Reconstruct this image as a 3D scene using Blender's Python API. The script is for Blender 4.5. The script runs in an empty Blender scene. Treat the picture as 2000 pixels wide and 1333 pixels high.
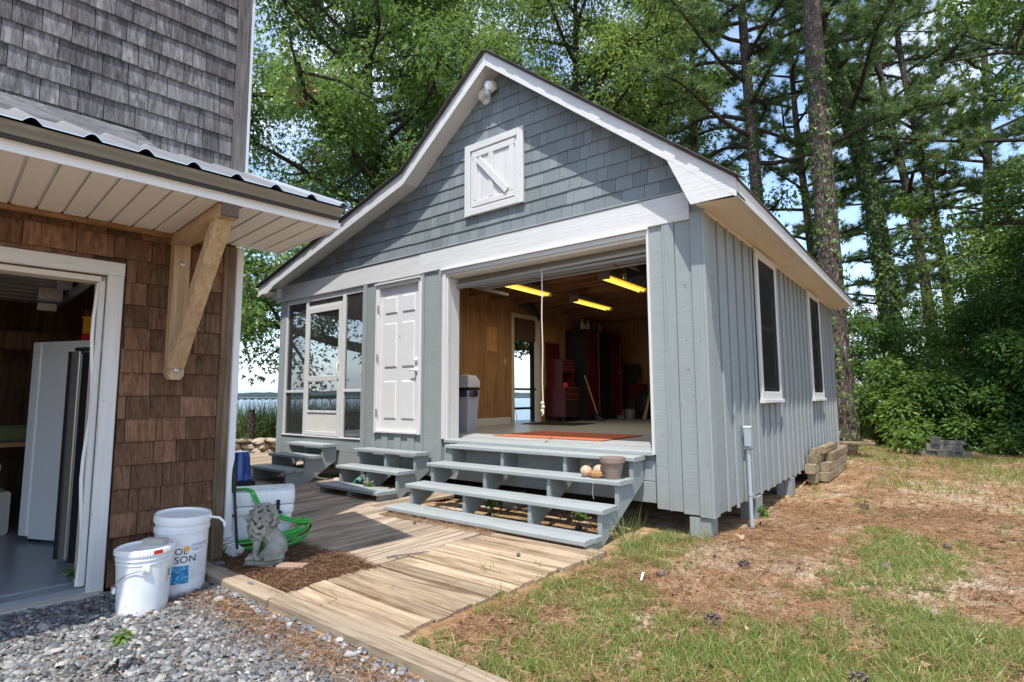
import bpy, bmesh, math, random
import numpy as np
from mathutils import Vector, Matrix, noise as mnoise
rnd = random.Random(7)
UZ = Vector((0, 0, 1))
RS = np.random.RandomState(11)
S = bpy.context.scene
COL = S.collection

# ------------------------------------------------------------------ camera
YAW, PITCH, ROLL = math.radians(37.7873), math.radians(5.8341), math.radians(-0.2565)
CAM = Vector((1.6463, -4.9973, 1.3))
cam = bpy.data.cameras.new("camera")
cam.lens = 19.386
cam.sensor_width = 36
cam.clip_start = 0.05
cam.clip_end = 9000
camo = bpy.data.objects.new("camera", cam)
COL.objects.link(camo)
_f = Vector((-math.sin(YAW) * math.cos(PITCH), math.cos(YAW) * math.cos(PITCH), math.sin(PITCH)))
_r = Vector((math.cos(YAW), math.sin(YAW), 0))
_u = _r.cross(_f)
_r2 = _r * math.cos(ROLL) + _u * math.sin(ROLL)
_u2 = -_r * math.sin(ROLL) + _u * math.cos(ROLL)
camo.matrix_world = Matrix(((_r2.x, _u2.x, -_f.x, CAM.x), (_r2.y, _u2.y, -_f.y, CAM.y), (_r2.z, _u2.z, -_f.z, CAM.z), (0, 0, 0, 1)))
S.camera = camo

# ------------------------------------------------------------------ light and exposure
SUN = Vector((0.47, -1.0, 2.3)).normalized()
EL = math.asin(SUN.z)
sl = bpy.data.lights.new("sun", 'SUN')
sl.energy = 2.65
sl.angle = math.radians(0.55)
sl.color = (1.0, 0.96, 0.90)
so = bpy.data.objects.new("sun", sl)
COL.objects.link(so)
so.rotation_euler = SUN.to_track_quat('Z', 'Y').to_euler()
W = bpy.data.worlds.new("World")
S.world = W
W.use_nodes = True
wn, wl = W.node_tree.nodes, W.node_tree.links
wn.clear()
wo = wn.new("ShaderNodeOutputWorld")
bg = wn.new("ShaderNodeBackground")
sky = wn.new("ShaderNodeTexSky")
sky.sky_type = 'NISHITA'
sky.sun_disc = False
sky.sun_elevation = EL
sky.sun_rotation = math.atan2(SUN.x, SUN.y)
sky.air_density = 1.0
sky.dust_density = 0.4
bg.inputs[1].default_value = 0.15
tc = wn.new("ShaderNodeTexCoord")
sep = wn.new("ShaderNodeSeparateXYZ")
wl.new(tc.outputs["Generated"], sep.inputs[0])
def wmath(op, a, b=None, clamp=False):
    n = wn.new("ShaderNodeMath"); n.operation = op; n.use_clamp = clamp
    for i, v in enumerate((a, b)):
        if v is None: continue
        if isinstance(v, (int, float)): n.inputs[i].default_value = v
        else: wl.new(v, n.inputs[i])
    return n.outputs[0]
zz = wmath('ADD', wmath('MAXIMUM', sep.outputs[2], 0.0), 0.18)
cmb = wn.new("ShaderNodeCombineXYZ")
wl.new(wmath('DIVIDE', sep.outputs[0], zz), cmb.inputs[0])
wl.new(wmath('DIVIDE', sep.outputs[1], zz), cmb.inputs[1])
cn = wn.new("ShaderNodeTexNoise")
cn.inputs["Scale"].default_value = 1.15
cn.inputs["Detail"].default_value = 7
cn.inputs["Roughness"].default_value = 0.55
wl.new(cmb.outputs[0], cn.inputs["Vector"])
cr = wn.new("ShaderNodeMapRange")
cr.inputs[1].default_value = 0.49
cr.inputs[2].default_value = 0.66
cr.inputs[4].default_value = 0.9
wl.new(cn.outputs[0], cr.inputs[0])
mx = wn.new("ShaderNodeMix")
mx.data_type = 'RGBA'
mx.inputs[7].default_value = (4.9, 5.05, 5.35, 1)
wl.new(cr.outputs[0], mx.inputs[0])
wl.new(sky.outputs[0], mx.inputs[6])
hz = wn.new("ShaderNodeMix"); hz.data_type = 'RGBA'
hz.inputs[7].default_value = (1.75, 2.15, 2.75, 1)
wl.new(wmath('MULTIPLY', wmath('POWER', wmath('SUBTRACT', 1.0, wmath('MAXIMUM', sep.outputs[2], 0.0)), 9.0), 0.9), hz.inputs[0])
wl.new(mx.outputs[2], hz.inputs[6])
wl.new(hz.outputs[2], bg.inputs[0])
wl.new(bg.outputs[0], wo.inputs[0])
S.view_settings.view_transform = 'Standard'
S.view_settings.look = 'None'
S.view_settings.exposure = 1.2
S.view_settings.gamma = 1.0
S.view_settings.use_curve_mapping = False
S.render.engine = 'CYCLES'
S.cycles.max_bounces = 7
S.cycles.diffuse_bounces = 4
S.cycles.glossy_bounces = 3
S.cycles.transparent_max_bounces = 16
S.cycles.use_denoising = True

# ------------------------------------------------------------------ materials
class NT:
    def __init__(s, name):
        s.m = bpy.data.materials.new(name); s.m.use_nodes = True
        s.t = s.m.node_tree; s.n = s.t.nodes; s.l = s.t.links
        s.p = s.n["Principled BSDF"]; s.out = s.n["Material Output"]
    def new(s, t): return s.n.new("ShaderNode" + t)
    def link(s, a, b): s.l.new(a, b)
    def val(s, sock, v):
        if isinstance(v, bpy.types.NodeSocket): s.l.new(v, sock)
        elif isinstance(v, (tuple, list)) and len(v) == 3 and sock.type == 'RGBA': sock.default_value = (*v, 1)
        else: sock.default_value = v
    def math(s, op, a, b=0.0, clamp=False):
        n = s.new("Math"); n.operation = op; n.use_clamp = clamp
        s.val(n.inputs[0], a); s.val(n.inputs[1], b); return n.outputs[0]
    def pos(s, scale=(1, 1, 1), jitter=60.0):
        g = s.new("NewGeometry"); o = s.new("ObjectInfo")
        v = s.new("VectorMath"); v.operation = 'MULTIPLY'
        s.link(g.outputs["Position"], v.inputs[0]); v.inputs[1].default_value = scale
        a = s.new("VectorMath"); a.operation = 'ADD'
        s.link(v.outputs[0], a.inputs[0])
        if jitter:
            s.link(s.math('MULTIPLY', o.outputs["Random"], jitter), a.inputs[1])
        return a.outputs[0]
    def rand(s): return s.new("ObjectInfo").outputs["Random"]
    def noise(s, vec, scale=1.0, detail=5, rough=0.6, dist=0.0):
        n = s.new("TexNoise"); s.link(vec, n.inputs["Vector"])
        n.inputs["Scale"].default_value = scale; n.inputs["Detail"].default_value = detail
        n.inputs["Roughness"].default_value = rough; n.inputs["Distortion"].default_value = dist
        return n.outputs[0]
    def ramp(s, fac, stops):
        n = s.new("ValToRGB"); s.val(n.inputs[0], fac); e = n.color_ramp.elements
        while len(e) < len(stops): e.new(0.5)
        for el, (p, c) in zip(e, stops): el.position = p; el.color = (*c, 1) if len(c) == 3 else c
        return n.outputs[0]
    def mix(s, fac, a, b, mode='MIX'):
        n = s.new("Mix"); n.data_type = 'RGBA'; n.blend_type = mode
        s.val(n.inputs[0], fac); s.val(n.inputs[6], a); s.val(n.inputs[7], b); return n.outputs[2]
    def gain(s, col, fac):
        h = s.new("HueSaturation"); s.val(h.inputs["Value"], fac); s.val(h.inputs["Color"], col); return h.outputs[0]
    def bump(s, h, strength=0.4, dist=0.01):
        b = s.new("Bump"); b.inputs["Strength"].default_value = strength; b.inputs["Distance"].default_value = dist
        s.link(h, b.inputs["Height"]); s.link(b.outputs[0], s.p.inputs["Normal"])
    def fin(s, col, rough=0.7, spec=0.3, metal=0.0):
        s.val(s.p.inputs["Base Color"], col); s.val(s.p.inputs["Roughness"], rough)
        s.p.inputs["Specular IOR Level"].default_value = spec; s.p.inputs["Metallic"].default_value = metal
        return s.m
def rr(t, lo, hi):   # map 0..1 to lo..hi per object
    return t.math('ADD', t.math('MULTIPLY', t.rand(), hi - lo), lo)
def AX(axis, along, across):
    return tuple(along if a == axis else across for a in 'xyz')
def wood(name, c0, c1, c2, axis, rough=0.8, lo=0.8, hi=1.2, fine=60, along=1.6, bump=0.35, spec=0.2, wear=None):
    t = NT(name)
    p = t.pos(AX(axis, along, fine * 0.35))
    a = t.noise(p, 1.0, 6, 0.65, 1.2)
    b = t.noise(t.pos(AX(axis, along * 2.2, fine * 2.2)), 1.0, 4, 0.6)
    f = t.math('ADD', t.math('MULTIPLY', a, 0.68), t.math('MULTIPLY', b, 0.32))
    c = t.ramp(f, [(0.36, c0), (0.5, c1), (0.63, c2)])
    big = t.noise(t.pos((2.2, 2.2, 2.2)), 1.0, 4, 0.6)
    c = t.mix(t.math('MULTIPLY', t.math('SUBTRACT', big, 0.45, True), 1.6, True), c, wear or tuple(0.6 * v for v in c0))
    c = t.gain(c, rr(t, lo, hi))
    t.bump(f, bump, 0.006)
    return t.fin(c, rough, spec)
def paint(name, col, rough=0.55, saw=None, lo=0.94, hi=1.05, dirt=0.12, bump=0.15, dcol=(0.2, 0.17, 0.13), sc=1.0, splash=False):
    """painted timber; saw = axis along which the rough-sawn lines or the grain run"""
    t = NT(name)
    sv = AX(saw, 2.5 * sc, 75 * sc) if saw else (14, 14, 14)
    g = t.noise(t.pos(sv), 1.0, 4, 0.6, 0.5)
    d = t.noise(t.pos((3.5, 3.5, 1.6)), 1.0, 6, 0.65)
    k = t.math('MULTIPLY', t.math('SUBTRACT', d, 0.5, True), dirt * 6, True)
    c = t.mix(k, col, dcol)
    c = t.gain(c, t.math('ADD', t.math('MULTIPLY', t.math('SUBTRACT', g, 0.5), 0.38), rr(t, lo, hi)))
    sp = t.noise(t.pos((26, 26, 26)), 1.0, 2, 0.5)
    c = t.mix(t.math('MULTIPLY', t.math('SUBTRACT', sp, 0.69, True), 9.0, True), c, dcol)
    if splash:   # soil splashed up on the lowest boards, uneven along the wall
        gp = t.new("NewGeometry"); sp_ = t.new("SeparateXYZ"); t.link(gp.outputs["Position"], sp_.inputs[0])
        hgt = t.math('SUBTRACT', 1.0, t.math('DIVIDE', sp_.outputs[2], 0.62), True)
        sn = t.noise(t.pos((5, 5, 3), 0), 1.0, 6, 0.7)
        c = t.mix(t.math('MULTIPLY', hgt, t.math('MULTIPLY', t.math('SUBTRACT', sn, 0.38, True), 3.0, True), True), c, (0.23, 0.19, 0.145))
    t.bump(g, bump, 0.006)
    return t.fin(c, rough, 0.3)
def plain(name, col, rough=0.5, metal=0.0, spec=0.4, var=0.12, sc=9.0, bump=0.0):
    t = NT(name)
    n = t.noise(t.pos((sc, sc, sc)), 1.0, 4, 0.6)
    c = t.gain(col, t.math('ADD', t.math('MULTIPLY', n, var * 2), 1 - var))
    if bump: t.bump(n, bump, 0.01)
    return t.fin(c, rough, spec, metal)
def emis(name, col, st):
    t = NT(name); t.p.inputs["Emission Color"].default_value = (*col, 1); t.p.inputs["Emission Strength"].default_value = st
    return t.fin(col, 0.5)
def leafm(name, c0, c1, c2, trans=0.30, rough=0.42):
    t = NT(name)
    a = t.new("Attribute"); a.attribute_name = "tint"
    c = t.ramp(a.outputs["Fac"], [(0.1, c0), (0.5, c1), (0.92, c2)])
    t.fin(c, rough, 0.5)
    tr = t.new("BsdfTranslucent"); t.link(t.mix(0.55, c, tuple(min(1, v * 1.6) for v in c2)), tr.inputs[0])
    m = t.new("MixShader"); m.inputs[0].default_value = trans
    t.link(t.p.outputs[0], m.inputs[1]); t.link(tr.outputs[0], m.inputs[2]); t.link(m.outputs[0], t.out.inputs[0])
    return t.m
SIDE = (0.268, 0.297, 0.296)
M = {}
M['siding'] = paint('siding paint', SIDE, 0.6, 'x', dirt=0.08, bump=0.38, sc=1.2, splash=True, dcol=(0.12, 0.13, 0.13))
M['siding_right'] = paint('siding paint side', SIDE, 0.6, 'y', dirt=0.08, bump=0.38, sc=1.2, splash=True, dcol=(0.12, 0.13, 0.13))
M['batten'] = paint('batten paint', SIDE, 0.6, 'z', dirt=0.08, bump=0.35, splash=True, dcol=(0.12, 0.13, 0.13))
M['gshingle'] = paint('painted shingle', (0.185, 0.211, 0.214), 0.6, 'z', 0.84, 1.16, dirt=0.07, bump=0.35, dcol=(0.1, 0.12, 0.13))
M['step'] = paint('step paint', (0.30, 0.326, 0.322), 0.55, 'x', 0.9, 1.08, dirt=0.22, bump=0.35, dcol=(0.20, 0.18, 0.155))
M['stringer'] = paint('stringer paint', (0.268, 0.297, 0.296), 0.6, 'y', 0.95, 1.05, dirt=0.1, bump=0.3, dcol=(0.12, 0.11, 0.1))
M['white_x'] = paint('white paint grain', (0.60, 0.595, 0.575), 0.5, 'x', 0.97, 1.03, dirt=0.03, bump=0.5, dcol=(0.4, 0.36, 0.3))
M['white_z'] = paint('white paint upright', (0.60, 0.595, 0.575), 0.5, 'z', 0.98, 1.02, dirt=0.04, bump=0.25, dcol=(0.4, 0.36, 0.3))
M['white_y'] = paint('white paint eave', (0.60, 0.595, 0.575), 0.5, 'y', 0.98, 1.02, dirt=0.03, bump=0.2, dcol=(0.4, 0.36, 0.3))
M['cream'] = paint('cream soffit paint', (0.66, 0.60, 0.50), 0.6, 'y', dirt=0.06, bump=0.1, dcol=(0.3, 0.22, 0.14))
M['door'] = plain('white door', (0.66, 0.655, 0.645), 0.35, var=0.02)
M['plastic'] = plain('white plastic', (0.78, 0.79, 0.79), 0.35, var=0.03)
M['pail'] = paint('scuffed white plastic', (0.76, 0.77, 0.78), 0.4, None, 1, 1, dirt=0.05, bump=0.0, dcol=(0.45, 0.42, 0.38))
M['grey_shingle'] = wood('weathered shingle', (0.05, 0.047, 0.048), (0.125, 0.12, 0.122), (0.24, 0.235, 0.24), 'z', 0.9, 0.55, 1.3, 70, 2.2, 0.9, wear=(0.07, 0.052, 0.047))
M['brown_shingle'] = wood('cedar shingle', (0.07, 0.035, 0.019), (0.152, 0.08, 0.046), (0.24, 0.132, 0.077), 'z', 0.8, 0.6, 1.3, 70, 2.5, 0.45, wear=(0.085, 0.05, 0.035))
M['grey_board'] = wood('weathered board', (0.06, 0.053, 0.05), (0.12, 0.11, 0.106), (0.19, 0.178, 0.172), 'z', 0.9, 0.8, 1.1, 60, 1.2, 0.6)
M['grey_board_h'] = wood('weathered board flat', (0.12, 0.11, 0.11), (0.21, 0.20, 0.20), (0.31, 0.295, 0.295), 'y', 0.9, 0.9, 1.1, 60, 1.2, 0.6)
M['corner'] = wood('stained corner board', (0.07, 0.045, 0.03), (0.15, 0.105, 0.07), (0.25, 0.18, 0.125), 'z', 0.85, 0.9, 1.1, 60, 1.0, 0.5)
M['frieze'] = wood('cedar frieze', (0.17, 0.09, 0.045), (0.27, 0.15, 0.075), (0.36, 0.21, 0.11), 'y', 0.75, 0.9, 1.1, 60, 1.0, 0.3)
M['pine_z'] = wood('treated pine', (0.30, 0.20, 0.11), (0.46, 0.33, 0.19), (0.55, 0.41, 0.25), 'z', 0.7, 0.9, 1.08, 55, 1.1, 0.3, wear=(0.33, 0.25, 0.16))
M['pine_x'] = wood('treated pine flat', (0.30, 0.20, 0.11), (0.46, 0.33, 0.19), (0.55, 0.41, 0.25), 'x', 0.7, 0.9, 1.08, 55, 1.1, 0.3, wear=(0.30, 0.22, 0.15))
M['endgrain'] = plain('weathered end grain', (0.14, 0.10, 0.085), 0.9, var=0.5, sc=40)
M['deck_y'] = wood('deck board', (0.12, 0.085, 0.058), (0.34, 0.258, 0.182), (0.51, 0.42, 0.315), 'y', 0.85, 0.68, 1.22, 45, 0.9, 0.8, wear=(0.20, 0.17, 0.145))
M['deck_x'] = wood('deck board across', (0.13, 0.082, 0.047), (0.37, 0.27, 0.17), (0.52, 0.42, 0.30), 'x', 0.85, 0.74, 1.2, 40, 0.9, 0.8, wear=(0.22, 0.165, 0.12))
M['timber'] = wood('landscape timber', (0.14, 0.10, 0.066), (0.30, 0.23, 0.16), (0.43, 0.345, 0.25), 'x', 0.9, 0.85, 1.1, 40, 0.9, 0.6, wear=(0.27, 0.21, 0.15))
M['old_timber'] = wood('old stacked timber', (0.15, 0.11, 0.068), (0.28, 0.215, 0.138), (0.38, 0.31, 0.21), 'y', 0.9, 0.75, 1.15, 40, 1.0, 0.5)
M['panel'] = wood('plywood panel', (0.20, 0.10, 0.043), (0.33, 0.18, 0.08), (0.42, 0.25, 0.12), 'z', 0.5, 0.95, 1.05, 26, 0.7, 0.15, wear=(0.24, 0.125, 0.055))
M['ceil'] = wood('ceiling board', (0.12, 0.06, 0.03), (0.24, 0.125, 0.062), (0.34, 0.19, 0.10), 'x', 0.7, 0.75, 1.2, 45, 0.8, 0.4)
M['osb'] = wood('osb board', (0.14, 0.075, 0.03), (0.26, 0.15, 0.065), (0.36, 0.22, 0.1), 'z', 0.8, 0.9, 1.1, 18, 6, 0.3)
M['dark_wall'] = wood('dark plank wall', (0.045, 0.026, 0.016), (0.095, 0.055, 0.033), (0.15, 0.09, 0.055), 'z', 0.8, 0.8, 1.2, 40, 0.8, 0.4)
M['floor_grey'] = paint('grey floor paint', (0.40, 0.42, 0.42), 0.35, 'x', 0.97, 1.04, dirt=0.07, bump=0.15, dcol=(0.2, 0.18, 0.15))
M['slab'] = paint('painted slab', (0.22, 0.245, 0.275), 0.3, None, 1, 1, dirt=0.12, bump=0.1, dcol=(0.15, 0.13, 0.11))
M['concrete'] = plain('bare concrete', (0.42, 0.39, 0.34), 0.85, var=0.25, sc=14, bump=0.3)
M['roofing'] = plain('asphalt shingle', (0.075, 0.065, 0.058), 0.95, var=0.4, sc=60, bump=0.5)
M['metal_roof'] = plain('galvanised roof', (0.62, 0.64, 0.66), 0.32, 0.85, 0.5, 0.06, 3)
M['gutter'] = plain('gutter aluminium', (0.235, 0.23, 0.205), 0.45, 0.25, 0.5, 0.05, 4)
M['soffit'] = plain('vinyl soffit', (0.80, 0.765, 0.705), 0.45, var=0.04)
M['fascia'] = plain('white aluminium', (0.78, 0.79, 0.80), 0.35, var=0.02)
M['black'] = plain('black plastic', (0.018, 0.018, 0.019), 0.45, var=0.2)
M['rubber'] = plain('black rubber', (0.02, 0.02, 0.02), 0.7, var=0.2)
M['steel'] = plain('dull steel', (0.45, 0.45, 0.46), 0.35, 0.9, 0.5, 0.08)
M['brass'] = plain('aged brass hinge', (0.5, 0.42, 0.33), 0.4, 0.5, 0.5, 0.2)
M['black_steel'] = plain('black stainless', (0.022, 0.024, 0.028), 0.3, 0.3, 0.5, 0.1)
M['brushed'] = plain('brushed stainless', (0.33, 0.31, 0.28), 0.35, 0.7, 0.5, 0.06)
M['fridge'] = plain('white enamel', (0.66, 0.70, 0.73), 0.3, var=0.03)
M['red'] = plain('red enamel', (0.085, 0.008, 0.016), 0.35, 0.0, 0.5, 0.12)
M['bright_red'] = plain('bright red', (0.6, 0.02, 0.015), 0.4)
M['blue'] = plain('glazed blue', (0.012, 0.06, 0.30), 0.12, 0, 0.6, 0.15)
M['green_hose'] = plain('green hose', (0.045, 0.36, 0.05), 0.35, 0, 0.5, 0.08)
M['red_hose'] = plain('maroon hose', (0.10, 0.025, 0.022), 0.4)
M['yellow'] = plain('yellow plastic', (0.62, 0.33, 0.03), 0.4)
M['yellow_fix'] = emis('lit yellow tube', (1.0, 0.62, 0.04), 0.36)
M['orange'] = None
M['rope'] = plain('cotton rope', (0.62, 0.56, 0.46), 0.9, var=0.25, sc=120)
M['pot'] = plain('clay pot', (0.26, 0.19, 0.155), 0.85, var=0.22, sc=22, bump=0.1)
M['gourd'] = plain('pale gourd', (0.58, 0.36, 0.23), 0.4, var=0.25, sc=25)
M['broken'] = plain('broken brick', (0.34, 0.19, 0.08), 0.9, var=0.35, sc=40, bump=0.4)
M['brick'] = plain('old brick', (0.30, 0.19, 0.145), 0.95, var=0.3, sc=40, bump=0.5)
M['block'] = paint('cinder block', (0.15, 0.145, 0.13), 0.95, None, .6, 1.25, dirt=.35, bump=.8, dcol=(0.075, 0.085, 0.045))
M['pipe'] = plain('painted conduit', (0.34, 0.40, 0.43), 0.45, var=0.08)
M['stone'] = plain('field stone', (0.40, 0.33, 0.255), 0.9, var=0.4, sc=9, bump=0.6)
M['slate'] = plain('slate chip', (0.13, 0.145, 0.165), 0.7, var=0.25, sc=30)
M['bark'] = None
t = NT('lion cast stone')
n1 = t.noise(t.pos((9, 9, 9)), 1.0, 5, 0.65); n2 = t.noise(t.pos((70, 70, 70)), 1.0, 3, 0.6)
c = t.ramp(n1, [(0.3, (0.15, 0.15, 0.12)), (0.5, (0.265, 0.26, 0.22)), (0.7, (0.36, 0.355, 0.305))])
t.bump(n2, 0.35, 0.004); M['lion'] = t.fin(c, 0.9, 0.2)
def barkm(name, c0, c1, c2):
    t = NT(name)
    v = t.new("TexVoronoi"); v.feature = 'DISTANCE_TO_EDGE'; v.inputs["Scale"].default_value = 1.0
    w = t.noise(t.pos((5, 5, 2.5), 0), 1.0, 3, 0.6)
    a = t.new("VectorMath"); a.operation = 'ADD'; t.link(t.pos((19, 19, 5.5), 0), a.inputs[0])
    t.link(t.math('MULTIPLY', w, 3.0), a.inputs[1]); t.link(a.outputs[0], v.inputs["Vector"])
    n = t.noise(t.pos((40, 40, 14), 0), 1.0, 5, 0.7)
    h = t.math('ADD', t.math('MULTIPLY', v.outputs[0], 1.3, True), t.math('MULTIPLY', n, 0.5))
    t.bump(h, 0.9, 0.05)
    return t.fin(t.ramp(h, [(0.22, c0), (0.5, c1), (0.85, c2)]), 0.95, 0.1)
M['bark'] = barkm('pine bark', (0.05, 0.036, 0.03), (0.15, 0.118, 0.10), (0.27, 0.225, 0.195))
M['bark_dark'] = barkm('gum bark', (0.035, 0.028, 0.022), (0.085, 0.07, 0.057), (0.15, 0.128, 0.105))
t = NT('orange mat')
n1 = t.noise(t.pos((140, 140, 140)), 1.0, 2, 0.5)
t.bump(n1, 0.5, 0.004); M['orange'] = t.fin(t.ramp(n1, [(0.35, (0.34, 0.085, 0.04)), (0.6, (0.56, 0.19, 0.10))]), 0.95, 0.1)
def screen(name, col, dens):
    t = NT(name)
    t.fin(col, 0.7, 0.2)
    tr = t.new("BsdfTransparent"); m = t.new("MixShader"); m.inputs[0].default_value = dens
    t.link(tr.outputs[0], m.inputs[1]); t.link(t.p.outputs[0], m.inputs[2]); t.link(m.outputs[0], t.out.inputs[0])
    return t.m
M['screen'] = screen('insect screen', (0.035, 0.034, 0.035), 0.68)
M['screen_out'] = screen('outer insect screen', (0.03, 0.03, 0.03), 0.5)
M['screen_win'] = screen('window insect screen', (0.02, 0.021, 0.023), 0.62)
t = NT('window glass'); t.p.inputs["Base Color"].default_value = (0.012, 0.014, 0.016, 1); t.p.inputs["Roughness"].default_value = 0.08
M['glass'] = t.m
t = NT('clear jar'); t.p.inputs["Base Color"].default_value = (0.75, 0.78, 0.78, 1); t.p.inputs["Roughness"].default_value = 0.08; t.p.inputs["Transmission Weight"].default_value = 0.75
M['clear'] = t.m
M['leaf_gum'] = leafm('sweetgum leaf', (0.032, 0.072, 0.014), (0.074, 0.16, 0.028), (0.205, 0.29, 0.066), 0.36)
M['leaf_gum_bright'] = leafm('bright sweetgum leaf', (0.05, 0.105, 0.02), (0.112, 0.20, 0.036), (0.25, 0.325, 0.075), 0.38)
M['leaf_red'] = leafm('dead red leaf', (0.09, 0.02, 0.01), (0.2, 0.05, 0.02), (0.3, 0.1, 0.04), 0.3)
M['leaf_shrub'] = leafm('shrub leaf', (0.026, 0.066, 0.017), (0.068, 0.15, 0.032), (0.165, 0.26, 0.06), 0.36)
M['leaf_shrub2'] = leafm('pale shrub leaf', (0.045, 0.10, 0.02), (0.11, 0.20, 0.038), (0.21, 0.30, 0.065), 0.38)
M['leaf_ivy'] = leafm('ivy leaf', (0.035, 0.08, 0.018), (0.085, 0.165, 0.034), (0.19, 0.28, 0.06), 0.36)
M['needle'] = leafm('pine needle', (0.038, 0.086, 0.026), (0.108, 0.192, 0.054), (0.23, 0.31, 0.09), 0.32)
M['reed'] = leafm('reed blade', (0.05, 0.095, 0.02), (0.095, 0.16, 0.035), (0.19, 0.24, 0.07), 0.35)
M['grass'] = leafm('grass blade', (0.065, 0.13, 0.016), (0.15, 0.235, 0.034), (0.42, 0.39, 0.16), 0.35)
M['straw'] = leafm('pine straw', (0.06, 0.026, 0.012), (0.265, 0.135, 0.06), (0.52, 0.34, 0.18), 0.1, 0.7)
M['dead'] = leafm('dead leaf', (0.12, 0.055, 0.025), (0.27, 0.15, 0.075), (0.45, 0.31, 0.19), 0.15, 0.7)
M['chip'] = leafm('gravel stone', (0.06, 0.064, 0.068), (0.17, 0.177, 0.187), (0.42, 0.40, 0.36), 0.0, 0.75)

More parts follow.
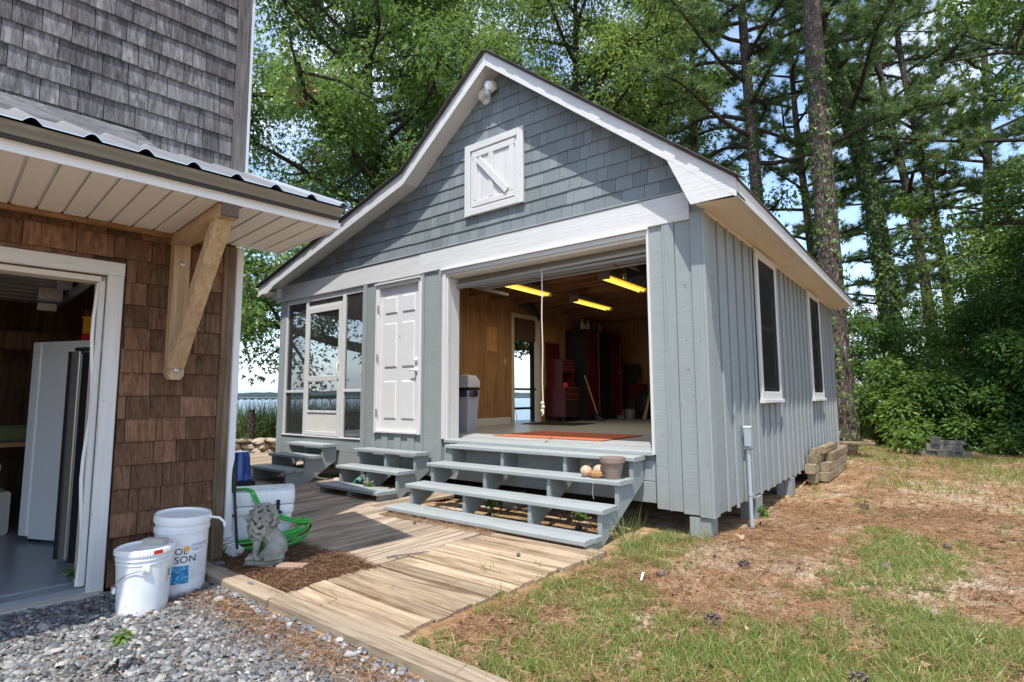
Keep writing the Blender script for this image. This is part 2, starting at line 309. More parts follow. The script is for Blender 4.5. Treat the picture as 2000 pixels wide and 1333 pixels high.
# ------------------------------------------------------------------ geometry kit (all input in world coordinates)
class G:
    def __init__(s): s.v = []; s.f = []; s.sm = False
    def add(s, vs, fs):
        b = len(s.v); s.v += [tuple(v) for v in vs]; s.f += [tuple(b + i for i in f) for f in fs]; return s
    def obox(s, c, ax, h, bev=0.0, taper=None):
        """oriented box: centre, three unit axes, half sizes; bev chamfers the long edges"""
        c = Vector(c); a = [Vector(x) for x in ax]
        if bev <= 0:
            vs = [c + a[0] * (h[0] * i) + a[1] * (h[1] * j) + a[2] * (h[2] * k) for i in (-1, 1) for j in (-1, 1) for k in (-1, 1)]
            return s.add(vs, [(0, 1, 3, 2), (4, 6, 7, 5), (0, 4, 5, 1), (2, 3, 7, 6), (0, 2, 6, 4), (1, 5, 7, 3)])
        L = max(range(3), key=lambda i: h[i]); p, q = [(i) for i in range(3) if i != L]
        b = min(bev, h[p] * 0.45, h[q] * 0.45)
        oc = [(-h[p] + b, -h[q]), (h[p] - b, -h[q]), (h[p], -h[q] + b), (h[p], h[q] - b), (h[p] - b, h[q]), (-h[p] + b, h[q]), (-h[p], h[q] - b), (-h[p], -h[q] + b)]
        vs = [c + a[L] * (h[L] * e) + a[p] * u + a[q] * w for e in (-1, 1) for u, w in oc]
        fs = [tuple(range(7, -1, -1)), tuple(range(8, 16))] + [(i, (i + 1) % 8, 8 + (i + 1) % 8, 8 + i) for i in range(8)]
        return s.add(vs, fs)
    def box(s, x0, x1, y0, y1, z0, z1, bev=0.0):
        return s.obox(((x0 + x1) / 2, (y0 + y1) / 2, (z0 + z1) / 2), ((1, 0, 0), (0, 1, 0), (0, 0, 1)), (abs(x1 - x0) / 2, abs(y1 - y0) / 2, abs(z1 - z0) / 2), bev)
    def beam(s, p, q, w, d, up=(0, 0, 1), bev=0.004):
        p, q = Vector(p), Vector(q); L = (q - p).normalized(); u = Vector(up); sd = L.cross(u).normalized(); u = sd.cross(L)
        return s.obox((p + q) / 2, (L, sd, u), ((q - p).length / 2, w / 2, d / 2), bev)
    def prism(s, poly, f0, f1):
        """polygon of 2-D points mapped by f0 and f1 to the two end faces"""
        n = len(poly)
        s.add([f0(*p) for p in poly] + [f1(*p) for p in poly], [tuple(range(n)), tuple(range(2 * n - 1, n - 1, -1))] + [(i, n + i, n + (i + 1) % n, (i + 1) % n) for i in range(n)])
        return s
    def tube(s, pts, rad, n=8, cap=True):
        pts = [Vector(p) for p in pts]; m = len(pts)
        if isinstance(rad, (int, float)): rad = [rad] * m
        d = (pts[1] - pts[0]).normalized(); ref = Vector((0, 0, 1)) if abs(d.z) < 0.9 else Vector((1, 0, 0))
        u = d.cross(ref).normalized(); vs = []
        for i in range(m):
            d = (pts[min(i + 1, m - 1)] - pts[max(i - 1, 0)]).normalized()
            u = (u - d * u.dot(d)).normalized(); w = d.cross(u)
            vs += [pts[i] + (u * math.cos(k * 2 * math.pi / n) + w * math.sin(k * 2 * math.pi / n)) * rad[i] for k in range(n)]
        fs = [(i * n + k, i * n + (k + 1) % n, (i + 1) * n + (k + 1) % n, (i + 1) * n + k) for i in range(m - 1) for k in range(n)]
        if cap: fs += [tuple(range(n - 1, -1, -1)), tuple(range((m - 1) * n, m * n))]
        s.sm = True
        return s.add(vs, fs)
    def lathe(s, c, prof, n=24, squash=(1, 1), rot=0.0, tilt=None):
        c = Vector(c); vs = []
        for r, z in prof:
            for k in range(n):
                a = rot + k * 2 * math.pi / n
                v = Vector((r * math.cos(a) * squash[0], r * math.sin(a) * squash[1], z))
                if tilt is not None: v = tilt @ v
                vs.append(c + v)
        m = len(prof)
        fs = [(i * n + k, i * n + (k + 1) % n, (i + 1) * n + (k + 1) % n, (i + 1) * n + k) for i in range(m - 1) for k in range(n)]
        if prof[0][0] > 1e-6: fs.append(tuple(range(n - 1, -1, -1)))
        if prof[-1][0] > 1e-6: fs.append(tuple(range((m - 1) * n, m * n)))
        s.sm = True
        return s.add(vs, fs)
    def ball(s, c, r, nu=10, nv=7):
        r = (r, r, r) if isinstance(r, (int, float)) else r; c = Vector(c)
        vs = [c + Vector((0, 0, -r[2]))] + [c + Vector((r[0] * math.sin(math.pi * j / nv) * math.cos(2 * math.pi * i / nu), r[1] * math.sin(math.pi * j / nv) * math.sin(2 * math.pi * i / nu), -r[2] * math.cos(math.pi * j / nv))) for j in range(1, nv) for i in range(nu)] + [c + Vector((0, 0, r[2]))]
        e = len(vs) - 1
        fs = [(0, 1 + (i + 1) % nu, 1 + i) for i in range(nu)] + [(1 + j * nu + i, 1 + j * nu + (i + 1) % nu, 1 + (j + 1) * nu + (i + 1) % nu, 1 + (j + 1) * nu + i) for j in range(nv - 2) for i in range(nu)]
        fs += [(e, 1 + (nv - 2) * nu + i, 1 + (nv - 2) * nu + (i + 1) % nu) for i in range(nu)]
        s.sm = True
        return s.add(vs, fs)

def wloc(o):
    v = Vector((0, 0, 0))
    while o: v += Vector(o.location); o = o.parent
    return v
def tag(o, label=None, cat=None, group=None, kind=None):
    for k, v in (('label', label), ('category', cat), ('group', group), ('kind', kind)):
        if v: o[k] = v
    return o
def mesh_of(name, g, mat, off=Vector((0, 0, 0)), flat=False):
    me = bpy.data.meshes.new(name)
    me.from_pydata([(v[0] - off[0], v[1] - off[1], v[2] - off[2]) for v in g.v], [], g.f)
    bm = bmesh.new(); bm.from_mesh(me); bmesh.ops.recalc_face_normals(bm, faces=bm.faces); bm.to_mesh(me); bm.free()
    for m in (mat if isinstance(mat, (list, tuple)) else [mat]): me.materials.append(m)
    if g.sm and not flat:
        me.shade_smooth(); me.set_sharp_from_angle(angle=math.radians(38))
    return me
def part(name, g, mat, parent=None, kind=None, label=None):
    me = mesh_of(name, g, mat, wloc(parent) if parent else Vector((0, 0, 0)))
    o = bpy.data.objects.new(name, me); COL.objects.link(o); o.parent = parent
    if kind: o['kind'] = kind
    if label: o['label'] = label
    return o
def thing(name, label, cat, loc=(0, 0, 0), group=None):
    o = bpy.data.objects.new(name, None); COL.objects.link(o); o.location = loc; o.empty_display_size = 0.1
    return tag(o, label, cat, group)
def inst(name, me, parent, loc, scale=(1, 1, 1), rot=None):
    o = bpy.data.objects.new(name, me); COL.objects.link(o); o.parent = parent
    o.location = Vector(loc) - (wloc(parent) if parent else Vector((0, 0, 0))); o.scale = scale
    if rot: o.rotation_euler = rot
    return o
def npmesh(name, verts, nper, polys, mat, parent=None, kind=None, tint=None, smooth=False, mats=None):
    """verts (N*nper,3); polys: list of index tuples per element"""
    off = np.array(wloc(parent) if parent else (0, 0, 0))
    verts = np.asarray(verts, dtype=np.float32) - off.astype(np.float32)
    n = len(verts) // nper; k = len(polys)
    lens = np.array([len(p) for p in polys]); flat = np.concatenate([np.array(p) for p in polys])
    idx = (np.arange(n)[:, None] * nper + flat[None, :]).ravel().astype(np.int32)
    me = bpy.data.meshes.new(name)
    me.vertices.add(len(verts)); me.vertices.foreach_set("co", verts.ravel())
    me.loops.add(len(idx)); me.loops.foreach_set("vertex_index", idx)
    tot = np.tile(lens, n); st = np.concatenate([[0], np.cumsum(tot)[:-1]]).astype(np.int32)
    me.polygons.add(len(tot)); me.polygons.foreach_set("loop_start", st)
    me.update(calc_edges=True)
    if tint is not None:
        a = me.attributes.new("tint", 'FLOAT', 'FACE'); a.data.foreach_set("value", np.repeat(np.clip(tint, 0, 1), k).astype(np.float32))
    me.materials.append(mat)
    o = bpy.data.objects.new(name, me); COL.objects.link(o); o.parent = parent
    if kind: o['kind'] = kind
    return o
def norm(a): return a / np.maximum(np.linalg.norm(a, axis=-1, keepdims=True), 1e-9)
SHAPES = {
    'star': (np.array([(0, 0), (.5, .22), (.17, .40), (0, 1.0), (-.17, .40), (-.5, .22)]), [(0, 1, 2), (0, 2, 3, 4), (0, 4, 5)]),
    'oval': (np.array([(0, 0), (.27, .42), (0, 1), (-.27, .42)]), [(0, 1, 2, 3)]),
    'blade': (np.array([(-.5, 0), (.5, 0), (0, 1)]), [(0, 1, 2)]),
    'strip': (np.array([(-.5, 0), (.5, 0), (.35, 1), (-.35, 1)]), [(0, 1, 2, 3)]),
}
def leaves(name, c, d, nrm, L, Wd, shape, mat, parent=None, tint=None, kind='stuff', bend=0.0):
    """c: base points, d: length direction, nrm: face normal hint"""
    P, F = SHAPES[shape]
    c = np.asarray(c, float); d = norm(np.asarray(d, float)); s = norm(np.cross(d, nrm)); n = np.cross(s, d)
    L = np.broadcast_to(np.asarray(L, float), (len(c),)); Wd = np.broadcast_to(np.asarray(Wd, float), (len(c),))
    V = c[:, None, :] + s[:, None, :] * (P[None, :, 0:1] * Wd[:, None, None]) + d[:, None, :] * (P[None, :, 1:2] * L[:, None, None])
    fold = np.abs(P[:, 0]) * 0.35 - P[:, 1] ** 2 * (0.18 + bend)
    V = V + n[:, None, :] * (fold[None, :, None] * L[:, None, None])
    if tint is None: tint = RS.rand(len(c))
    return npmesh(name, V.reshape(-1, 3), len(P), F, mat, parent, kind, tint)
def rdir(n): return norm(RS.normal(size=(n, 3)))

# ------------------------------------------------------------------ ground, water
def sstep(a, b, x):
    k = min(1, max(0, (x - a) / (b - a))); return k * k * (3 - 2 * k)
def gz(x, y):
    z = 0.085
    z -= 0.055 * (1 - sstep(-3.35, -3.1, y)) * (1 - sstep(-0.3, 0.4, x + (y + 3.1) * 0.12)) if x < 0.4 else 0
    if x < -9.5: z -= 0.6 * sstep(0, 3.5, -12.8 - x)
    z += 0.018 * mnoise.noise((x * 0.9, y * 0.9, 0.3)) + 0.010 * mnoise.noise((x * 3.1, y * 3.1, 1.7)) if y > -3.1 or x > 0 else 0.006 * mnoise.noise((x * 4, y * 4, 5))
    z += 0.05 * sstep(4, 12, y) * (0.5 + mnoise.noise((x * .35, y * .35, 4)))
    if y > -.2: z -= .095 * sstep(-.1, .9, y) * (1 - .65 * sstep(2.0, 5.0, y)) * (math.exp(-((x - .05) / .55) ** 2) if x > .05 else 1) * (1 if x > -7.4 else 0) * (1 - sstep(6.5, 8, y))
    if -7.4 < x < 0.0 and -0.2 < y < 7.6: z = min(z, 0.05)
    return z
def lines(a, b, step, fine0, fine1, far):
    v = list(np.arange(fine0, fine1 + 1e-6, step)); k = step
    x = fine0
    while x > a: k = min(far, k * 1.5); x -= k; v.insert(0, max(x, a))
    k = step; x = fine1
    while x < b: k = min(far, k * 1.5); x += k; v.append(min(x, b))
    return v
SH = [(-16.4, -200), (-16.4, 6), (-15.2, 13), (-12.5, 20), (-6, 30), (20, 60), (200, 190)]     # the shore
def shore_x(y):
    for (xa, ya), (xb, yb) in zip(SH, SH[1:]):
        if ya <= y <= yb: return xa + (xb - xa) * (y - ya) / (yb - ya)
    return 1e9
gx = lines(0, 230, 0.16, 0, 23.0, 30); gy = lines(-180, 180, 0.16, -5.6, 13, 30)
gv, gf = [], []
for y in gy:
    xs = shore_x(y)
    for u in gx:
        x = xs + u; gv.append((x, y, gz(x, y) if u > 0 else -1.2))
nx = len(gx)
gf = [(j * nx + i, j * nx + i + 1, (j + 1) * nx + i + 1, (j + 1) * nx + i) for j in range(len(gy) - 1) for i in range(nx - 1)]
g = G(); g.add(gv, gf); g.sm = True
t = NT('lawn ground')
p1 = t.noise(t.pos((1.0, 1.0, 1.0), 0), 0.9, 6, 0.62)
p2 = t.noise(t.pos((1.0, 1.0, 1.0), 0), 7.0, 6, 0.7)
p3 = t.noise(t.pos((1.0, 1.0, 1.0), 0), 60.0, 4, 0.7)
f = t.math('ADD', t.math('MULTIPLY', p1, 0.55), t.math('MULTIPLY', p2, 0.45))
c = t.ramp(f, [(0.30, (0.14, 0.078, 0.04)), (0.42, (0.28, 0.16, 0.08)), (0.51, (0.38, 0.245, 0.14)), (0.57, (0.50, 0.39, 0.28)), (0.68, (0.60, 0.50, 0.38))])
c = t.gain(c, t.math('ADD', t.math('MULTIPLY', p3, 0.9), 0.55))
gr = t.noise(t.pos((1, 1, 1), 0), 2.3, 5, 0.65)
c = t.mix(t.math('MULTIPLY', t.math('SUBTRACT', gr, 0.53, True), 3.5, True), c, (0.13, 0.15, 0.04))
t.bump(t.math('ADD', p2, t.math('MULTIPLY', p3, 0.6)), 0.7, 0.03)
gobj = part('ground', g, t.fin(c, 0.95, 0.1), None, 'structure')
t = NT('lake water')
w1 = t.noise(t.pos((0.9, 1.6, 1), 0), 1.0, 4, 0.6)
t.bump(w1, 0.7, 0.3)
M['water'] = t.fin((0.085, 0.14, 0.20), 0.22, 0.35)
g = G(); g.add([(-6000, -3000, -0.55), (1500, -3000, -0.55), (1500, 6000, -0.55), (-6000, 6000, -0.55)], [(0, 1, 2, 3)])
part('lake', g, M['water'], None, 'structure')
# far shore woods beyond the lake, and the long low bridge
g = G()
pts = []
for k in range(240):
    a = math.radians(20 + k * 0.6); r = 1500
    pts.append((CAM.x - math.sin(a) * r, CAM.y + math.cos(a) * r, 17 + 8 * mnoise.noise((k * .06, 0, 0)) + 4 * mnoise.noise((k * .7, 3, 0))))
for (a, b) in zip(pts, pts[1:]):
    q = [(a[0], a[1], -1), (b[0], b[1], -1), (b[0], b[1], b[2]), (a[0], a[1], a[2])]
    o2 = [((x - CAM.x) * 1.2 + CAM.x, (y - CAM.y) * 1.2 + CAM.y, z) for x, y, z in q]
    g.add(q, [(0, 1, 2, 3)]); g.add([q[3], q[2], o2[2], o2[3]], [(0, 1, 2, 3)])
part('hills', g, plain('far woods', (0.075, 0.105, 0.105), 0.95, var=0.4, sc=0.05), None, 'structure')
bt = thing('long_bridge', 'long low concrete bridge crossing the water on the horizon', 'bridge', (-760, 420, -0.5))
g = G(); ba, bb = Vector((-760, -240, 2.6)), Vector((-860, 1200, 2.6))
g.beam(ba, bb, 11, 1.3, bev=0); part('road_deck', g, plain('far concrete', (0.38, 0.37, 0.35), 0.9), bt)
g = G()
for k in range(130):
    p = ba.lerp(bb, (k + .5) / 130); g.box(p.x - 4, p.x + 4, p.y - .6, p.y + .6, -1.2, 1.8)
part('pier', g, plain('far pier', (0.30, 0.29, 0.27), 0.9), bt, 'stuff')

# ------------------------------------------------------------------ cottage
C = thing('cottage', 'blue grey board and batten workshop cottage with open garage door', 'cottage', (-3.66, 3.7, 0.1))
X0, DEP = -7.225, 7.4
RX, RZ = -2.41, 5.42                    # ridge: top of the rake boards
SLR = (RZ - 3.145) / (0.385 - RX)
KX, KZ = -3.86, 4.30                    # kick of the left roof slope (top)
LX, LZ = -7.56, 3.20
def prof(x):                             # top of roof deck over the gable
    if x >= RX: return RZ - (x - RX) * SLR
    if x >= KX: return RZ + (x - RX) * (RZ - KZ) / (RX - KX)
    return KZ + (x - KX) * (KZ - LZ) / (KX - LX)
RT = 0.165                               # depth of rake board, upright
OH = 0.245
def wp(y): return lambda a, b: (a, y, b)
# roof slabs
def roofslab(xa, za, xb, zb, th, y0, y1):
    return G().prism([(xa, za), (xb, zb), (xb, zb + th), (xa, za + th)], wp(y0), wp(y1))
for (xa, xb) in ((RX, 0.40), (KX, RX), (LX - 0.03, KX)):
    za, zb = prof(xa), prof(xb)
    part('roof', roofslab(xa, za + .004, xb, zb + .004, 0.016, -OH - 0.05, DEP + 0.12), M['roofing'], C)
# asphalt tabs along the rake edge, so that the edge is not a straight line
g = G()
for (xa, xb) in ((RX, 0.42), (KX, RX), (LX - .03, KX)):
    L = math.hypot(xb - xa, prof(xb) - prof(xa)); n = int(L / .14)
    for k in range(n):
        u = (k + .5) / n; x = xa + (xb - xa) * u; z = prof(x); d = Vector((xb - xa, 0, prof(xb) - prof(xa))).normalized()
        nn = Vector((-d.z, 0, d.x))
        g.obox(Vector((x, -OH - .012 + rnd.uniform(-.010, .004), z)) + nn * .024, (d, (0, 1, 0), nn), (.072, .05, .005))
part('roof_tab', g, M['roofing'], C, 'stuff')
# rake boards
def rake(xa, xb, t0, t1, y0, y1, mat, name='rake_board'):
    za, zb = prof(xa), prof(xb)
    return part(name, G().prism([(xa, za - t1), (xb, zb - t1), (xb, zb - t0), (xa, za - t0)], wp(y0), wp(y1)), mat, C)
for (xa, xb) in ((RX, 0.385), (KX, RX), (LX, KX)):
    rake(xa, xb, 0, RT, -OH - .02, -OH, M['white_x'])
    rake(xa, xb, 0.115, 0.135, -OH, 0.0, M['white_y'], 'rake_soffit')
# right eave return (boxed end) and left one
part('eave_return', G().prism([(-0.215, prof(-.215) - RT), (-0.01, 3.0), (0.385, 3.0), (0.385, prof(.385) - RT)], wp(-OH - .019), wp(-OH)), M['white_x'], C)
part('eave_return', G().prism([(LX, 3.07), (-7.27, 3.07), (-7.06, prof(-7.06) - RT), (LX, prof(LX) - RT)], wp(-OH - .019), wp(-OH)), M['white_x'], C)
part('eave_return', G().prism([(-7.34, 3.0), (-7.19, 3.0), (-7.19, prof(-7.19) - RT + .02), (-7.34, prof(-7.34) - RT)], wp(-OH + .12), wp(0.05)), M['white_z'], C)
# eave fascia and soffit, right and left
part('fascia_board', G().box(0.365, 0.385, -OH, DEP + .1, 3.0, 3.143), M['white_y'], C)
part('eave_soffit', G().box(-0.005, 0.364, -OH, DEP + .1, 3.03, 3.045), M['cream'], C)
for k in range(4): part('soffit_joint', G().box(0.0, 0.364, 1.35 + k * 1.6, 1.354 + k * 1.6, 3.027, 3.031), M['white_y'], C)
part('soffit_mould', G().box(0.002, 0.03, 0.02, DEP, 3.0, 3.03, .008), M['cream'], C)
part('fascia_board', G().box(LX, LX + .02, -OH, DEP + .1, 3.06, 3.2), M['white_y'], C)
part('eave_soffit', G().box(LX + .02, X0, -OH, DEP + .1, 3.08, 3.095), M['cream'], C)
# gable wall backing
g = G(); poly = [(X0 - .1, 3.0), (-.002, 3.0), (-.002, prof(0) - .12), (RX, RZ - .12), (KX, KZ - .12), (X0 - .1, prof(X0 - .1) - .12)]
g.prism(poly, wp(0.002), wp(0.1)); part('gable_wall', g, M['siding'], C)
g = G().prism([(-7.2, .3), (0, .3), (0, 3.0), (0, prof(0) - .13), (RX, RZ - .13), (KX, KZ - .13), (-7.2, prof(-7.2) - .13)], wp(DEP - .12), wp(DEP - .02)); part('rear_wall', g, M['siding'], C)
# gable shingles: clipped to the slope, one object each, cut out round the shutter
EXPO = 0.153
cand = []
row = 0; z = 3.235
while z < RZ - .2:
    x = X0 - .1 + rnd.uniform(0, .1)
    while x < -0.005:
        w = rnd.choice((.10, .12, .14, .16, .19, .22, .25)) * rnd.uniform(.94, 1.06)
        xa, xb = x, min(x + w - .004, -.003); x += w
        if xb - xa < .03: continue
        zb = z + rnd.uniform(-.004, .004); zt = z + EXPO + .02
        def lim(q): return prof(q) - .128
        if min(lim(xa), lim(xb)) < zb + .012:
            if max(lim(xa), lim(xb), lim((xa + xb) / 2)) < zb + .03: continue
        if xa > -2.93 and xb < -2.01 and zb > 3.52 and zt < 4.47: continue
        cand.append((xa, xb, zb, zt))
    z += EXPO; row += 1
def shingle_geo(xa, xb, zb, zt, thick=0.016):
    qs = sorted([xa, xb] + [q for q in (KX, RX) if xa < q < xb])
    tops = [(q, max(zb + .006, min(zt, prof(q) - .128))) for q in qs]
    # put in the point where the slope cuts the top edge
    pts = []
    for (a, b) in zip(tops, tops[1:]):
        pts.append(a)
        la, lb = prof(a[0]) - .128 - zt, prof(b[0]) - .128 - zt
        if la * lb < 0: q = a[0] + (b[0] - a[0]) * la / (la - lb); pts.append((q, zt))
    pts.append(tops[-1])
    poly = [(xb, zb), (xa, zb)] + pts
    def f0(a, b): k = (b - zb) / (zt - zb); return (a, -thick - .006 + k * .014, b)
    return G().prism(poly[::-1], f0, lambda a, b: (a, 0.0, b))
cand.sort(key=lambda c: ((c[0] + c[1]) / 2 - CAM.x) ** 2)
cache = {}
for c_ in cand[:296]: part('shingle', shingle_geo(*c_), M['gshingle'], C)
rest = G()
for c_ in cand[296:]:
    q = shingle_geo(*c_); rest.add(q.v, q.f)
part('far_shingle', rest, M['gshingle'], C, 'stuff')
# header band
part('header_board', G().box(-7.33, -3.752, -.045, .0, 2.943, 3.21, .006), M['white_x'], C)
part('header_board', G().box(-3.749, -.104, -.048, .0, 2.943, 3.215, .006), M['white_x'], C)
part('header_end', G().box(-7.352, -7.331, -.05, .06, 2.93, 3.19, .004), M['white_z'], C)
part('drip_strip', G().box(-7.3, -.12, -.058, .0, 3.217, 3.236, .004), M['siding'], C)
# wall shutter of the loft
sh = part('loft_shutter', G().box(-2.915, -2.02, -.035, .0, 3.545, 4.445), M['white_z'], C)
for b in ((-2.925, -2.835, 3.54, 4.455, 'z'), (-2.10, -2.01, 3.54, 4.455, 'z'), (-2.835, -2.10, 4.365, 4.455, 'x'), (-2.835, -2.10, 3.54, 3.625, 'x')):
    part('frame', G().box(b[0], b[1], -.066, -.0352, b[2], b[3], .005), M['white_' + b[4]], sh)
for k in range(4): part('board', G().box(-2.83 + k * .183, -2.83 + k * .183 + .179, -.045, -.0352, 3.63, 4.36), M['white_z'], sh)
for b in ((-2.79, -2.72), (-2.215, -2.145), (-2.535, -2.46)): part('stile', G().box(b[0], b[1], -.062, -.0452, 3.72, 4.28, .004), M['white_z'], sh)
for b in ((4.27, 4.345), (3.64, 3.715)): part('rail', G().box(-2.80, -2.135, -.0635, -.0452, b[0], b[1], .004), M['white_x'], sh)
part('brace', G().beam((-2.69, -.071, 4.23), (-2.24, -.071, 3.73), .018, .085, (0, 0, 1), .004), M['white_z'], sh)
# front siding
def fboard(x0, x1, z0, z1, y=-.022, m='siding', name='siding_board'):
    return part(name, G().box(x0, x1, y, 0.0, z0 + rnd.uniform(-.006, .006) * (z0 < 1), z1, .003), M[m], C)
fboard(-.51, -.378, .27, 2.942); fboard(-.38, -.355, .262, 2.942, -.04, 'batten', 'batten'); fboard(-.355, -.262, .265, 2.942, -.041, 'batten', 'batten')
fboard(-.26, -.105, .255, 2.942); part('corner_board', G().box(-.104, 0.001, -.047, 0.0, .243, 3.0, .004), M['batten'], C)
fboard(-3.70, -3.665, .60, 2.942, -.041, 'batten', 'batten'); fboard(-3.663, -3.40, .45, 2.942); fboard(-3.398, -3.325, .45, 2.942, -.041, 'batten', 'batten')
fboard(-4.95, -4.865, .45, 2.942, -.041, 'batten', 'batten'); fboard(-4.863, -4.70, .6, 2.942); fboard(-4.698, -4.64, .6, 2.942, -.026, 'batten', 'batten')
fboard(-4.64, -3.70, 2.907, 2.942)
for k in range(7):
    x = -4.62 + k * .132; fboard(x, x + .13, .60 if k % 2 else .61, .83 if k % 2 else .818, -.034 if k % 2 else -.016)
part('corner_board', G().box(-7.225, -7.06, -.03, .10, .30, 2.942, .004), M['batten'], C)
for (x0, x1) in ((-7.19, -4.95), (-4.94, -3.32), (-3.30, -.525)):
    for (z0, z1) in ((.31, .505), (.51, .70)):
        part('skirt_board', G().box(x0, x1, -.012, .01, z0, z1, .004), M['siding'], C)
part('rim_joist', G().box(-7.2, -.01, .012, .05, .33, .74), M['siding'], C)
# six panel door in its frame
dr = part('door', G().box(-4.565, -3.755, -.012, .03, .86, 2.84), M['door'], C)
for (x0, x1, z0, z1) in ((-4.635, -4.567, .825, 2.905), (-3.753, -3.70, .825, 2.905), (-4.567, -3.753, 2.842, 2.905), (-4.567, -3.753, .825, .858)):
    part('frame', G().box(x0, x1, -.06, .0, z0, z1, .006), M['door'], dr)
part('drip_cap', G().box(-4.64, -3.697, -.085, -.0605, 2.885, 2.907, .005), M['door'], dr)
for (x0, x1) in ((-4.465, -4.215), (-4.105, -3.855)):
    for (z0, z1) in ((2.47, 2.70), (1.72, 2.33), (1.02, 1.53)):
        part('panel', G().prism([(0, 0), (1, 0), (1, 1), (0, 1)], lambda a, b, x0=x0, x1=x1, z0=z0, z1=z1: (x0 + (x1 - x0) * a, -.0125, z0 + (z1 - z0) * b), lambda a, b, x0=x0, x1=x1, z0=z0, z1=z1: (x0 + .012 + (x1 - x0 - .024) * a, -.026, z0 + .012 + (z1 - z0 - .024) * b)), M['door'], dr)
        part('panel_field', G().prism([(0, 0), (1, 0), (1, 1), (0, 1)], lambda a, b, x0=x0, x1=x1, z0=z0, z1=z1: (x0 + .024 + (x1 - x0 - .048) * a, -.0262, z0 + .024 + (z1 - z0 - .048) * b), lambda a, b, x0=x0, x1=x1, z0=z0, z1=z1: (x0 + .05 + (x1 - x0 - .1) * a, -.0145, z0 + .05 + (z1 - z0 - .1) * b)), M['door'], dr)
for z in (2.55, 1.86, 1.1): part('hinge', G().box(-4.585, -4.552, -.068, -.0605, z - .05, z + .05), M['brass'], dr)
part('deadbolt', G().lathe((-3.815, -.012, 1.80), [(.0, -.0), (.033, .0), (.03, .022), (.014, .03), (0, .03)], 14, tilt=Matrix.Rotation(math.pi / 2, 3, 'X')), M['plastic'], dr)
h = part('handle', G().lathe((-3.815, -.012, 1.665), [(0, 0), (.033, 0), (.03, .02), (.013, .03), (.013, .06), (0, .06)], 14, tilt=Matrix.Rotation(math.pi / 2, 3, 'X')), M['plastic'], dr)
part('lever', G().tube([(-3.815, -.066, 1.665), (-3.86, -.07, 1.668), (-3.91, -.066, 1.66)], [.012, .011, .009], 8), M['plastic'], h)
part('peephole', G().box(-4.16, -4.15, -.02, -.0122, 2.13, 2.145), M['black'], dr)
# screened porch front
PZ0, PZ1 = .705, 2.862
part('screen_header', G().box(-7.06, -4.951, -.012, .04, 2.863, 2.942), M['white_x'], C)
part('porch_sill', G().box(-7.06, -4.951, -.03, .06, .702, .722, .004), M['white_x'], C)
for (x0, x1) in ((-7.06, -7.005), (-6.465, -6.405), (-5.475, -5.40), (-4.985, -4.951)):
    part('mullion', G().box(x0, x1, -.018, .03, .723, PZ1, .004), M['white_z'], C)
for (x0, x1) in ((-7.004, -6.466), (-5.399, -4.986)): part('screen_rail', G().box(x0, x1, -.014, .02, 1.39, 1.43, .004), M['white_x'], C)
part('transom_rail', G().box(-6.404, -5.476, -.014, .02, 2.745, 2.78), M['white_x'], C)
for (x0, x1, z0, z1) in ((-7.0, -6.47, .725, 1.388), (-7.0, -6.47, 1.432, 2.86), (-5.395, -4.99, .725, 1.388), (-5.395, -4.99, 1.432, 2.86), (-6.40, -5.48, 2.782, 2.86)):
    part('screen_panel', G().add([(x0, .005, z0), (x1, .005, z0), (x1, .005, z1), (x0, .005, z1)], [(0, 1, 2, 3)]), M['screen'], C)
sd = part('screen_door', G().box(-6.40, -6.335, -.026, .004, .73, 2.742, .004), M['white_z'], C)
part('frame', G().box(-5.555, -5.478, -.026, .004, .73, 2.742, .004), M['white_z'], sd)
for (z0, z1) in ((2.655, 2.742), (1.565, 1.645), (1.075, 1.11), (.73, .79)): part('rail', G().box(-6.334, -5.556, -.025, .004, z0, z1, .004), M['white_x'], sd)
part('kick_panel', G().box(-6.334, -5.556, -.012, -.006, .791, 1.074), plain('scuffed kick panel', (0.62, 0.60, 0.55), .5, var=.15, sc=6), sd)
part('screen', G().add([(-6.334, -.01, 1.646), (-5.556, -.01, 1.646), (-5.556, -.01, 2.654), (-6.334, -.01, 2.654)], [(0, 1, 2, 3)]), M['screen_out'], sd)
part('screen', G().add([(-6.334, -.01, 1.111), (-5.556, -.01, 1.111), (-5.556, -.01, 1.564), (-6.334, -.01, 1.564)], [(0, 1, 2, 3)]), M['screen_out'], sd)
part('cross_rail', G().box(-6.334, -5.556, -.004, .003, 1.30, 1.34), M['black'], sd)
part('handle', G().tube([(-5.52, -.03, 1.62), (-5.52, -.06, 1.66), (-5.52, -.06, 1.80), (-5.52, -.03, 1.84)], .009, 7), M['plastic'], sd)
part('closer_latch', G().box(-5.545, -5.515, -.045, -.0265, 1.60, 1.70, .006), M['plastic'], sd)
# porch inside: floor, ceiling, left screen wall and the wall to the workshop
part('porch_floor', G().box(-7.2, -4.93, .05, 7.3, .66, .70), M['floor_grey'], C)
part('porch_ceiling', G().box(-7.2, -4.93, .03, 7.3, 2.95, 2.98), M['ceil'], C)
for (y0, y1) in ((.1, .14), (1.7, 1.78), (3.5, 3.6), (5.3, 5.4), (7.2, 7.28)): part('porch_post', G().box(-7.2, -7.1, y0, y1, .70, 2.95), M['corner'], C)
part('porch_rail', G().box(-7.18, -7.12, .14, 7.2, .98, 1.04), M['corner'], C)
part('porch_skirt', G().box(-7.22, -7.2, .1, 7.3, .30, .70), M['siding'], C)
part('porch_beam', G().box(-7.2, -7.1, .1, 7.3, 2.80, 2.95), M['ceil'], C)
